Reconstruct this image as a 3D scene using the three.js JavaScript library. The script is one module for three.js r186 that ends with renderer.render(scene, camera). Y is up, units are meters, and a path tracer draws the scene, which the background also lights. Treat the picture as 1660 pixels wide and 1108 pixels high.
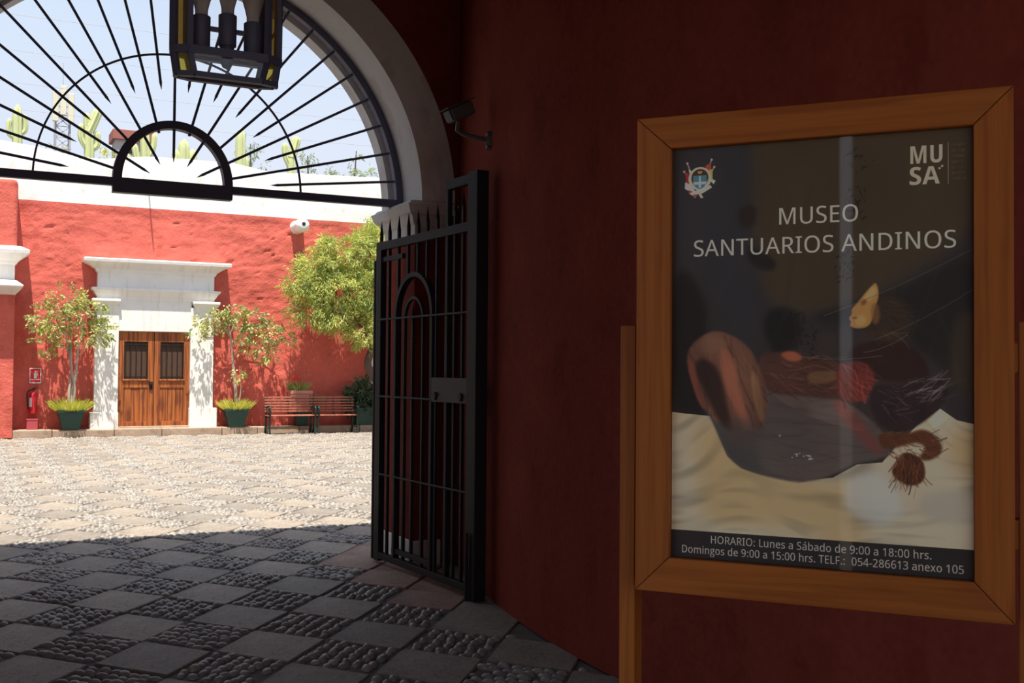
import * as THREE from 'three';
import { RoundedBoxGeometry } from 'three/addons/geometries/RoundedBoxGeometry.js';
import { mergeGeometries, toCreasedNormals } from 'three/addons/utils/BufferGeometryUtils.js';

// ------------------------------------------------------------------ camera, sky, sun, exposure
const scene = new THREE.Scene();
const renderer = new THREE.WebGLRenderer({ antialias: true });
renderer.toneMapping = THREE.LinearToneMapping;
renderer.toneMappingExposure = 1.0;
renderer.shadowMap.enabled = true;
const D2R = Math.PI / 180;
const camera = new THREE.PerspectiveCamera(2 * Math.atan(554 / 1780) / D2R, 1660 / 1108, 0.05, 400);
{
  const yaw = 26.65 * D2R, pit = 1.44 * D2R, roll = 0.46 * D2R;
  const f = new THREE.Vector3(Math.sin(yaw) * Math.cos(pit), Math.sin(pit), -Math.cos(yaw) * Math.cos(pit));
  const r0 = new THREE.Vector3(Math.cos(yaw), 0, Math.sin(yaw)), u0 = new THREE.Vector3().crossVectors(r0, f);
  const r = r0.clone().multiplyScalar(Math.cos(roll)).addScaledVector(u0, Math.sin(roll));
  const u = u0.clone().multiplyScalar(Math.cos(roll)).addScaledVector(r0, -Math.sin(roll));
  camera.quaternion.setFromRotationMatrix(new THREE.Matrix4().makeBasis(r, u, f.clone().negate()));
  camera.position.set(0, 1.55, 0);
  camera.name = 'camera';
}
const SUN = new THREE.DirectionalLight(new THREE.Color(1.0, 0.93, 0.82), 7.8);
SUN.name = 'sun';
{
  const target = new THREE.Vector3(4, 0, -17);
  SUN.position.copy(target).addScaledVector(new THREE.Vector3(0.104, -1, -0.315).normalize(), -40);
  SUN.target.position.copy(target);
  SUN.castShadow = true; SUN.shadow.radius = 1; SUN.shadow.mapSize.set(4096, 4096);
  Object.assign(SUN.shadow.camera, { left: -22, right: 22, top: 26, bottom: -26, near: 1, far: 90 });
  scene.add(SUN, SUN.target);
}
const SKY_GAIN = 1.0;

// ------------------------------------------------------------------ random numbers and noise
function rng(seed) { let s = seed | 0; return () => { s = (s + 0x6d2b79f5) | 0; let t = Math.imul(s ^ (s >>> 15), 1 | s); t = (t + Math.imul(t ^ (t >>> 7), 61 | t)) ^ t; return ((t ^ (t >>> 14)) >>> 0) / 4294967296; }; }
const hash = (x, y, s) => { let h = Math.imul(x, 374761393) + Math.imul(y, 668265263) + Math.imul(s, 974634777); h = Math.imul(h ^ (h >>> 13), 1274126177); return ((h ^ (h >>> 16)) >>> 0) / 4294967296; };
const mod = (a, n) => ((a % n) + n) % n;
function vnoise(x, y, s, px = 1e9, py = 1e9) {          // value noise, periodic in px, py cells
  const ix = Math.floor(x), iy = Math.floor(y), fx = x - ix, fy = y - iy, u = fx * fx * (3 - 2 * fx), v = fy * fy * (3 - 2 * fy);
  const h = (a, b) => hash(mod(a, px), mod(b, py), s);
  return (h(ix, iy) * (1 - u) + h(ix + 1, iy) * u) * (1 - v) + (h(ix, iy + 1) * (1 - u) + h(ix + 1, iy + 1) * u) * v;
}
function fbm(x, y, s, oct, px, py) { let a = 0, w = 0.5, t = 0; for (let o = 0; o < oct; o++) { a += w * vnoise(x, y, s + o, px, py); t += w; x *= 2; y *= 2; px *= 2; py *= 2; w *= 0.55; } return a / t; }
const clamp = THREE.MathUtils.clamp, lerp = THREE.MathUtils.lerp, sstep = THREE.MathUtils.smoothstep;
const toS = (l) => 255 * clamp(l <= 0.0031308 ? l * 12.92 : 1.055 * Math.pow(l, 1 / 2.4) - 0.055, 0, 1);

// sky: haze paling toward the horizon, thin cloud
{
  const W = 512, H = 256, d = new Float32Array(W * H * 4);
  for (let j = 0; j < H; j++) {
    const el = ((j + 0.5) / H - 0.5) * 180, e = Math.max(0, el);
    const a = sstep(e, 0, 26), b = sstep(e, 15, 90);
    for (let i = 0; i < W; i++) {
      const c = (fbm(i / W * 16, j / H * 26, 5, 4, 16, 26) - 0.5) * 0.16;
      const hz = [0.84, 0.86, 0.97], md = [0.60, 0.75, 0.97], zn = [0.40, 0.50, 0.66];
      for (let k = 0; k < 3; k++) {
        let v = lerp(lerp(hz[k], md[k], a), zn[k], b);
        v *= 1 + c * (k === 2 ? 0.4 : 1) * (1 - 0.4 * b);
        if (el < 0) v = [0.45, 0.42, 0.38][k];
        d[(j * W + i) * 4 + k] = v * SKY_GAIN;
      }
      d[(j * W + i) * 4 + 3] = 1;
    }
  }
  const t = new THREE.DataTexture(d, W, H, THREE.RGBAFormat, THREE.FloatType);
  t.mapping = THREE.EquirectangularReflectionMapping; t.magFilter = t.minFilter = THREE.LinearFilter; t.wrapS = THREE.RepeatWrapping; t.needsUpdate = true;
  scene.background = t; scene.environment = t;
}

// ------------------------------------------------------------------ textures
function tex(w, h, fn, srgb = false) {
  const d = new Uint8Array(w * h * 4);
  for (let j = 0; j < h; j++) for (let i = 0; i < w; i++) {
    const c = fn(i / w, j / h), o = (j * w + i) * 4;
    if (typeof c === 'number') d[o] = d[o + 1] = d[o + 2] = 255 * clamp(c, 0, 1);
    else for (let k = 0; k < 3; k++) d[o + k] = srgb ? toS(c[k]) : 255 * clamp(c[k], 0, 1);
    d[o + 3] = 255;
  }
  const t = new THREE.DataTexture(d, w, h); t.wrapS = t.wrapT = THREE.RepeatWrapping; t.magFilter = THREE.LinearFilter; t.minFilter = THREE.LinearMipmapLinearFilter; t.generateMipmaps = true;
  if (srgb) t.colorSpace = THREE.SRGBColorSpace;
  t.needsUpdate = true; return t;
}
const scaled = (t, m, mv = m) => { const c = t.clone(); c.repeat.set(1 / m, 1 / mv); c.needsUpdate = true; return c; };
const mulc = (c, k) => c.map((x) => x * k);
const mixc = (a, b, t) => a.map((x, i) => lerp(x, b[i], t));
// plaster relief and tone, 2 m tile
const T_plasterBump = tex(512, 512, (u, v) => 0.55 * fbm(u * 8, v * 8, 11, 5, 8, 8) + 0.3 * fbm(u * 3, v * 10, 21, 3, 3, 10) + 0.15 * fbm(u * 60, v * 60, 31, 2, 60, 60));
const plasterTone = (base, amt, s) => tex(512, 512, (u, v) => {
  const n = fbm(u * 5, v * 5, s, 5, 5, 5), g = fbm(u * 90, v * 90, s + 7, 2, 90, 90), st = sstep(fbm(u * 11, v * 7, s + 3, 4, 11, 7), 0.58, 0.75);
  return mulc(mixc(base, [base[0] * 0.82, base[1] * 0.75, base[2] * 0.72], st * 0.6), 1 + (n - 0.5) * amt + (g - 0.5) * amt * 0.5);
}, true);
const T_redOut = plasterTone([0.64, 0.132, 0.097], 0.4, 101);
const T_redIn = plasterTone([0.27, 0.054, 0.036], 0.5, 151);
const T_white = plasterTone([0.86, 0.84, 0.80], 0.12, 171);
const T_stone = tex(512, 512, (u, v) => {
  const n = fbm(u * 6, v * 6, 41, 5, 6, 6), g = fbm(u * 120, v * 120, 47, 2, 120, 120), sp = sstep(fbm(u * 70, v * 70, 53, 2, 70, 70), 0.66, 0.8);
  return mulc(mixc([0.288, 0.25, 0.207], [0.14, 0.125, 0.115], sp * 0.7), 1 + (n - 0.5) * 0.7 + (g - 0.5) * 0.5);
}, true);
const T_stoneBump = tex(512, 512, (u, v) => 0.5 * fbm(u * 30, v * 30, 61, 4, 30, 30) + 0.5 * fbm(u * 110, v * 110, 67, 2, 110, 110));
const T_mortar = tex(512, 512, (u, v) => mulc([0.15, 0.13, 0.11], 0.7 + 0.6 * fbm(u * 20, v * 20, 71, 4, 20, 20)), true);
// whitewashed sillar with grey lichen streaks
const T_sillar = tex(512, 512, (u, v) => {
  const n = fbm(u * 6, v * 6, 81, 5, 6, 6), s = sstep(fbm(u * 24, v * 4, 83, 4, 24, 4), 0.58, 0.78);
  return mulc(mixc([0.87, 0.85, 0.81], [0.66, 0.61, 0.54], s * 0.35), 0.92 + 0.16 * n);
}, true);
const woodTex = (a, b, s, str) => tex(256, 1024, (u, v) => {
  const w = fbm(u * 3 + 0.0, v * 2, s, 3, 3, 2), g = fbm(u * 36 + w * 3, v * 3, s + 5, 4, 36, 3), k = sstep(fbm(u * 6, v * 4, s + 9, 4, 6, 4), 0.55, 0.75);
  return mulc(mixc(a, b, clamp(sstep(g, 0.3, 0.75) * str + k * 0.5, 0, 1)), 0.85 + 0.3 * w);
}, true);
const T_frameWood = woodTex([0.39, 0.117, 0.020], [0.27, 0.070, 0.011], 201, 0.7);
const T_doorWood = woodTex([0.43, 0.125, 0.024], [0.15, 0.034, 0.009], 231, 0.85);
const T_benchWood = woodTex([0.46, 0.17, 0.11], [0.28, 0.08, 0.05], 261, 0.6);
const T_woodBump = tex(256, 512, (u, v) => fbm(u * 40, v * 4, 271, 4, 40, 4));

// ------------------------------------------------------------------ materials
const std = (o) => new THREE.MeshStandardMaterial(o), phy = (o) => new THREE.MeshPhysicalMaterial(o);
const col = (r, g, b) => new THREE.Color().setRGB(r, g, b);
const M = {
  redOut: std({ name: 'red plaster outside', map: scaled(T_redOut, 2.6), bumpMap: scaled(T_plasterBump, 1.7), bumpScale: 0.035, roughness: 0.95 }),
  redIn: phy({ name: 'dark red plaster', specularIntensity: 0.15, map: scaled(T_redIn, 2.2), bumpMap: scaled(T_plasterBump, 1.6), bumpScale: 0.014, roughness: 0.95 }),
  white: std({ name: 'whitewash', map: scaled(T_white, 2), bumpMap: scaled(T_plasterBump, 1.2), bumpScale: 0.006, roughness: 0.95 }),
  sillar: std({ name: 'white sillar stone', map: scaled(T_sillar, 1.8), bumpMap: scaled(T_plasterBump, 0.9), bumpScale: 0.006, roughness: 0.95 }),
  slab: [0.85, 1.0, 1.12].map((k, i) => std({ name: 'grey paving stone', color: col(k, k * (1 - i * 0.015), k * (1 - i * 0.03)), map: scaled(T_stone, 1.3), bumpMap: scaled(T_stoneBump, 0.8), bumpScale: 0.004, roughness: 0.72 })),
  slabRed: std({ name: 'reddish paving stone', color: col(1.15, 0.82, 0.72), map: scaled(T_stone, 1.3), bumpMap: scaled(T_stoneBump, 0.8), bumpScale: 0.003, roughness: 0.75 }),
  pebble: [[0.33, 0.298, 0.26], [0.26, 0.236, 0.214], [0.40, 0.36, 0.305], [0.19, 0.175, 0.16]].map((c) => std({ name: 'river pebble', color: col(...c), roughness: 0.42, bumpMap: scaled(T_stoneBump, 0.5), bumpScale: 0.001 })),
  pebbleMix: std({ name: 'river pebbles', color: col(1, 1, 1), roughness: 0.45 }),
  mortar: std({ name: 'mortar bed', map: scaled(T_mortar, 1.5), roughness: 0.95 }),
  kerb: std({ name: 'pinkish kerb stone', color: col(1.55, 1.28, 1.12), map: scaled(T_stone, 1.1), bumpMap: scaled(T_stoneBump, 0.8), bumpScale: 0.004, roughness: 0.85 }),
  iron: phy({ name: 'black painted iron', specularIntensity: 0.5, color: col(0.018, 0.014, 0.0135), roughness: 0.6 }),
  ironVeiled: std({ name: 'dark blue iron with lens veil', color: col(0.11, 0.115, 0.19), roughness: 0.5 }),  // lens veil is mixed in, lifting this above the dark iron colour
  lock: phy({ name: 'worn lock plate', specularIntensity: 0.5, color: col(0.06, 0.046, 0.042), roughness: 0.55 }),
  steel: std({ name: 'worn steel', color: col(0.45, 0.42, 0.40), roughness: 0.35, metalness: 0.9 }),
  frame: phy({ name: 'varnished brown wood', specularIntensity: 0.5, map: scaled(T_frameWood, 0.35, 1.3), bumpMap: scaled(T_woodBump, 0.3, 1.2), bumpScale: 0.0006, roughness: 0.5 }),
  door: std({ name: 'orange weathered wood', map: scaled(T_doorWood, 0.8, 2.2), bumpMap: scaled(T_woodBump, 0.5, 2), bumpScale: 0.003, roughness: 0.6 }),
  doorDark: std({ name: 'dark door wood', color: col(0.10, 0.05, 0.03), map: scaled(T_white, 1), roughness: 0.7 }),
  bench: std({ name: 'reddish bench wood', map: scaled(T_benchWood, 0.4, 1.4), roughness: 0.6 }),
  benchIron: std({ name: 'dark green cast iron', color: col(0.016, 0.035, 0.028), roughness: 0.4, metalness: 0.3 }),
  glass: phy({ name: 'clear glass', color: col(1, 1, 1), transmission: 1, thickness: 0, roughness: 0.02, ior: 1.5 }),
  pane: phy({ name: 'clear poster pane', color: col(1, 1, 1), transmission: 1, thickness: 0, roughness: 0.03, ior: 1.5 }),
  amberDark: phy({ name: 'brown rippled glass', color: col(0.60, 0.45, 0.18), transmission: 0.8, thickness: 0, roughness: 0.5, ior: 1.5, bumpMap: scaled(T_plasterBump, 0.16), bumpScale: 0.012 }),
  amber: phy({ name: 'amber rippled glass', color: col(1.0, 0.88, 0.36), transmission: 0.85, thickness: 0, roughness: 0.55, ior: 1.5, bumpMap: scaled(T_plasterBump, 0.16), bumpScale: 0.012 }),
  bulb: phy({ name: 'frosted bulb glass', color: col(0.62, 0.55, 0.50), transmission: 0.35, thickness: 0, roughness: 0.6 }),
  pot: std({ name: 'dark green plastic', color: col(0.018, 0.065, 0.05), roughness: 0.5 }),
  terracotta: std({ name: 'terracotta', color: col(0.62, 0.27, 0.19), roughness: 0.85 }),
  soil: std({ name: 'soil', color: col(0.06, 0.04, 0.028), roughness: 1 }),
  bark: std({ name: 'pale bark', color: col(0.47, 0.40, 0.33), roughness: 0.9, bumpMap: scaled(T_stoneBump, 0.5), bumpScale: 0.01 }),
  barkDark: std({ name: 'dark bark', color: col(0.13, 0.09, 0.065), roughness: 0.95, bumpMap: scaled(T_stoneBump, 0.5), bumpScale: 0.015 }),
  leaf: phy({ name: 'leaf', color: col(1, 1, 1), roughness: 0.75, transmission: 0.35, thickness: 0, side: THREE.DoubleSide }),
  cactus: std({ name: 'pale green cactus skin', color: col(0.50, 0.54, 0.27), roughness: 0.8 }),
  red: std({ name: 'red enamel', color: col(0.55, 0.02, 0.03), roughness: 0.35 }),
  black: std({ name: 'black rubber', color: col(0.015, 0.015, 0.015), roughness: 0.6 }),
  paperWhite: std({ name: 'white label', color: col(0.8, 0.78, 0.76), roughness: 0.6 }),
  camGrey: std({ name: 'grey camera housing', color: col(0.10, 0.09, 0.09), roughness: 0.5 }),
  camDark: std({ name: 'dark camera window', color: col(0.01, 0.01, 0.015), roughness: 0.15 }),
  tower: std({ name: 'galvanised mast', color: col(0.40, 0.41, 0.43), roughness: 0.6 }),
  panelPale: std({ name: 'pale antenna panel', color: col(0.72, 0.68, 0.52), roughness: 0.7 }),
  brickRed: std({ name: 'dull red roofing', color: col(0.33, 0.12, 0.09), roughness: 0.9 }),
  cement: std({ name: 'grey cement', color: col(0.42, 0.40, 0.37), roughness: 0.95 }),
  ceiling: std({ name: 'dark ceiling plaster', color: col(0.20, 0.13, 0.10), roughness: 0.95 }),
};

// ------------------------------------------------------------------ helpers
const taken = {};
function numbered(name) { const n = taken[name] = (taken[name] ?? -1) + 1; return n ? `${name}_${String(n).padStart(3, '0')}` : name; }
const V = (x, y, z) => new THREE.Vector3(x, y, z);
function metreUV(g) {                                    // uv in metres on the plane each face looks along
  g = g.index ? g.toNonIndexed() : g;
  if (!g.attributes.normal) g.computeVertexNormals();
  const p = g.attributes.position, uv = new Float32Array(p.count * 2), a = V(0, 0, 0), b = V(0, 0, 0), c = V(0, 0, 0);
  for (let i = 0; i < p.count; i += 3) {
    a.fromBufferAttribute(p, i); b.fromBufferAttribute(p, i + 1); c.fromBufferAttribute(p, i + 2);
    const n = b.clone().sub(a).cross(c.clone().sub(a)), ax = Math.abs(n.x), ay = Math.abs(n.y), az = Math.abs(n.z);
    [a, b, c].forEach((q, k) => { const o = (i + k) * 2; if (ax >= ay && ax >= az) { uv[o] = q.z; uv[o + 1] = q.y; } else if (ay >= az) { uv[o] = q.x; uv[o + 1] = q.z; } else { uv[o] = q.x; uv[o + 1] = q.y; } });
  }
  g.setAttribute('uv', new THREE.BufferAttribute(uv, 2));
  return g;
}
const clean = (g) => { g = g.index ? g.toNonIndexed() : g; for (const k of Object.keys(g.attributes)) if (!['position', 'normal', 'uv'].includes(k)) g.deleteAttribute(k); if (!g.attributes.normal) g.computeVertexNormals(); return g; };
function merge(geos, uv = true) { const list = [].concat(geos).map((g) => { g = clean(g); return uv ? metreUV(g) : g; }); if (!uv) for (const g of list) if (!g.attributes.uv) g.setAttribute('uv', new THREE.BufferAttribute(new Float32Array(g.attributes.position.count * 2), 2)); return list.length > 1 ? mergeGeometries(list) : list[0]; }
function mesh(name, geos, mat, parent, uv = true) { const m = new THREE.Mesh(geos.isBufferGeometry && geos.userData.ready ? geos : merge(geos, uv), mat); m.name = name; m.castShadow = m.receiveShadow = true; if (parent) parent.add(m); return m; }
const part = (parent, name, geos, mat, uv = true) => mesh(name, geos, mat, parent, uv);
function group(name, pos = [0, 0, 0], turn = 0) { const g = new THREE.Group(); g.name = numbered(name); g.position.set(...pos); g.rotation.y = turn; scene.add(g); return g; }
function thing(name, label, category, pos, turn, grp) { const g = group(name, pos, turn); g.userData.label = label; g.userData.category = category; if (grp) g.userData.group = grp; return g; }
function single(name, label, category, geos, mat, grp) { const m = mesh(numbered(name), geos, mat, scene); m.userData.label = label; m.userData.category = category; if (grp) m.userData.group = grp; return m; }
function struct(name, geos, mat) { const m = mesh(name, geos, mat, scene); m.userData.kind = 'structure'; return m; }
function structGroup(name, pos = [0, 0, 0]) { const g = group(name, pos); g.userData.kind = 'structure'; return g; }
const box = (x0, x1, y0, y1, z0, z1, r = 0) => { const w = x1 - x0, h = y1 - y0, d = Math.abs(z1 - z0); const g = r ? new RoundedBoxGeometry(w, h, d, 2, Math.min(r, w / 2.1, h / 2.1, d / 2.1)) : new THREE.BoxGeometry(w, h, d); g.translate((x0 + x1) / 2, (y0 + y1) / 2, (z0 + z1) / 2); return g; };
function bar(a, b, w, d = w, side = null, r = 0) {        // a straight bar from a to b; w across `side`, d across the other
  const L = a.distanceTo(b), y = b.clone().sub(a).normalize(), s = (side ?? (Math.abs(y.y) > 0.9 ? V(1, 0, 0) : V(0, 1, 0))).clone(); s.addScaledVector(y, -s.dot(y)).normalize();
  const g = r ? new RoundedBoxGeometry(w, L, d, 1, r) : new THREE.BoxGeometry(w, L, d), z = s.clone().cross(y);
  return g.applyMatrix4(new THREE.Matrix4().makeBasis(s, y, z).setPosition(a.clone().add(b).multiplyScalar(0.5)));
}
function sweep(pts, rad, radial = 8, seg = 24, closed = false) {   // tapering tube along a spline; rad is a number or f(t)
  const c = new THREE.CatmullRomCurve3(pts, closed), g = new THREE.TubeGeometry(c, seg, 1, radial, closed), p = g.attributes.position, rf = typeof rad === 'function' ? rad : () => rad;
  for (let i = 0; i <= seg; i++) { const o = c.getPointAt(i / seg), k = rf(i / seg); for (let j = 0; j <= radial; j++) { const n = i * (radial + 1) + j; p.setXYZ(n, o.x + (p.getX(n) - o.x) * k, o.y + (p.getY(n) - o.y) * k, o.z + (p.getZ(n) - o.z) * k); } }
  g.computeVertexNormals();
  return g;
}
const lathe = (pts, seg = 24) => new THREE.LatheGeometry(pts.map((p) => new THREE.Vector2(...p)), seg);
const cyl = (r0, r1, a, b, seg = 12) => { const g = new THREE.CylinderGeometry(r1, r0, a.distanceTo(b), seg); g.applyQuaternion(new THREE.Quaternion().setFromUnitVectors(V(0, 1, 0), b.clone().sub(a).normalize())); return g.translate(...a.clone().add(b).multiplyScalar(0.5)); };
// stacked rectangular courses: levels [y, overhang], sides 1 where the course overhangs (left, right, back, front)
function moulding(x0, x1, zb, zf, levels, s = [1, 1, 0, 1]) {
  const pos = [], q = (a, b, c, d) => pos.push(...a, ...b, ...c, ...a, ...c, ...d);
  const ring = ([y, o]) => [[x0 - o * s[0], y, zf + o * s[3]], [x1 + o * s[1], y, zf + o * s[3]], [x1 + o * s[1], y, zb - o * s[2]], [x0 - o * s[0], y, zb - o * s[2]]];
  for (let i = 0; i + 1 < levels.length; i++) { const a = ring(levels[i]), b = ring(levels[i + 1]); for (let k = 0; k < 4; k++) { const n = (k + 1) % 4; q(a[k], a[n], b[n], b[k]); } }
  const t = ring(levels.at(-1)), b = ring(levels[0]); q(t[0], t[1], t[2], t[3]); q(b[3], b[2], b[1], b[0]);
  const g = new THREE.BufferGeometry(); g.setAttribute('position', new THREE.BufferAttribute(new Float32Array(pos), 3)); g.computeVertexNormals(); return g;
}
function ringSector(cx, cy, ri, ro, z0, z1, a0, a1, seg = 64, ki = 1, ko = ki) {   // ri, ro across; heights times ki, ko
  const s = new THREE.Shape(), P = (r, k, a) => [cx + r * Math.cos(a), cy + r * k * Math.sin(a)];
  for (let i = 0; i <= seg; i++) { const p = P(ro, ko, lerp(a0, a1, i / seg)); i ? s.lineTo(...p) : s.moveTo(...p); }
  for (let i = seg; i >= 0; i--) s.lineTo(...P(ri, ki, lerp(a0, a1, i / seg)));
  s.closePath();
  return toCreasedNormals(new THREE.ExtrudeGeometry(s, { depth: z1 - z0, bevelEnabled: false, steps: 1 }).translate(0, 0, z0), 0.5);
}

// ------------------------------------------------------------------ setting: the entrance passage
const AX = 1.405, AY = 2.87, AR = 1.83, AJ = 1.785, KA = 0.962;   // arch centre, half width at the soffit, at the jambs, height over width
const ZN = -8.1, ZF = -8.75;                             // near and far face of the arch wall
{ // end wall with the arch
  const s = new THREE.Shape([[-9, 0], [AX - AJ - 0.06, 0], [AX - AJ - 0.06, AY]].map((p) => new THREE.Vector2(...p)));
  for (let i = 1; i < 48; i++) { const a = Math.PI * (1 - i / 48); s.lineTo(AX + (AR + 0.03) * Math.cos(a), AY + (AR + 0.03) * KA * Math.sin(a)); }
  for (const p of [[AX + AJ + 0.06, AY], [AX + AJ + 0.06, 0], [15, 0], [15, 5.4], [-9, 5.4]]) s.lineTo(...p);
  s.closePath();
  const w = structGroup('wall_arch');
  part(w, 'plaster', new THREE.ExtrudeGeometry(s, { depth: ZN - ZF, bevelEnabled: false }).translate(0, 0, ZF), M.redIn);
  part(w, 'archivolt', ringSector(AX, AY, AR, AR + 0.165, ZF + 0.16, ZN + 0.05, 0, Math.PI, 72, KA), M.white);
  part(w, 'archivolt_edge', ringSector(AX, AY, AR + 0.165, AR + 0.30, ZN - 0.05, ZN + 0.015, 0, Math.PI, 72, KA), M.white);
  part(w, 'arch_lip', ringSector(AX, AY, AR - 0.075, AR + 0.03, ZF - 0.02, ZF + 0.14, 0, Math.PI, 72, KA), M.white);
  for (const sd of [1, -1]) {
    const xi = AX + sd * AJ, xo = AX + sd * (AJ + 0.23), x0 = Math.min(xi, xo), x1 = Math.max(xi, xo);
    part(w, 'impost', moulding(x0, x1, ZF, ZN + 0.03, [[AY - 0.26, 0.004], [AY - 0.19, 0.008], [AY - 0.17, 0.03], [AY - 0.12, 0.045], [AY - 0.10, 0.075], [AY - 0.03, 0.1], [AY - 0.02, 0.075], [AY, 0.06]], [1, 1, 1, 1]), M.white);
    part(w, 'jamb', box(x0, x1, 0.19, AY - 0.24, ZF, ZN + 0.02, 0.012), M.redIn);
    part(w, 'jamb_base', box(x0 - 0.012, x1 + 0.012, -0.02, 0.195, ZF - 0.01, ZN + 0.035, 0.012), M.sillar);
  }
}
{ // right wall: straight near the poster, flaring towards the arch
  const line = [[2.98, 1.5], [2.975, -2], [2.97, -4.6], [2.99, -5.1], [3.03, -5.6], [3.12, -6.2], [3.26, -6.9], [3.44, -7.6], [3.58, -8.14]].map((p) => V(p[0], 0, p[1]));
  const c = new THREE.CatmullRomCurve3(line), s = new THREE.Shape();
  const pts = c.getSpacedPoints(90);
  pts.forEach((p, i) => (i ? s.lineTo(p.x, -p.z) : s.moveTo(p.x, -p.z)));
  s.lineTo(4.4, 8.14); s.lineTo(4.4, -1.5); s.closePath();
  const g = new THREE.ExtrudeGeometry(s, { depth: 5.3, bevelEnabled: false }).rotateX(-Math.PI / 2);
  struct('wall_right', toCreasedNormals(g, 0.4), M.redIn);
}
{ // left wall and street wall: unseen doorway and portal added to light the poster
  const w = structGroup('wall_left');
  part(w, 'plaster', [box(-0.95, -0.55, 0, 5.3, -8.1, -3.4), box(-0.95, -0.55, 0, 5.3, -1.4, -1.05), box(-0.95, -0.55, 3.1, 5.3, -3.4, -1.4), box(-0.95, -0.55, 0, 5.3, 0.3, 1.5), box(-0.95, -0.55, 2.9, 5.3, -1.05, 0.3)], M.redIn);
  const d = structGroup('door_2');  // unseen door added ajar so its gap mirrors as a strip in the pane
  part(d, 'door_leaf', box(-0.80, -0.74, 0.01, 2.88, -1.04, -0.295, 0.01), M.doorDark);
  part(d, 'door_leaf', box(-0.80, -0.74, 0.01, 2.88, -0.205, 0.29, 0.01), M.doorDark);
  const b = structGroup('wall_back');
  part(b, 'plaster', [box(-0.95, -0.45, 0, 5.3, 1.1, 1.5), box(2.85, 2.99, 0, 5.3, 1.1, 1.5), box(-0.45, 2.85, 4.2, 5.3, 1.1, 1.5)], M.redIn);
  struct('ceiling', box(-0.95, 4.4, 5.3, 5.6, ZN, 1.5), M.ceiling);
}

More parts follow.
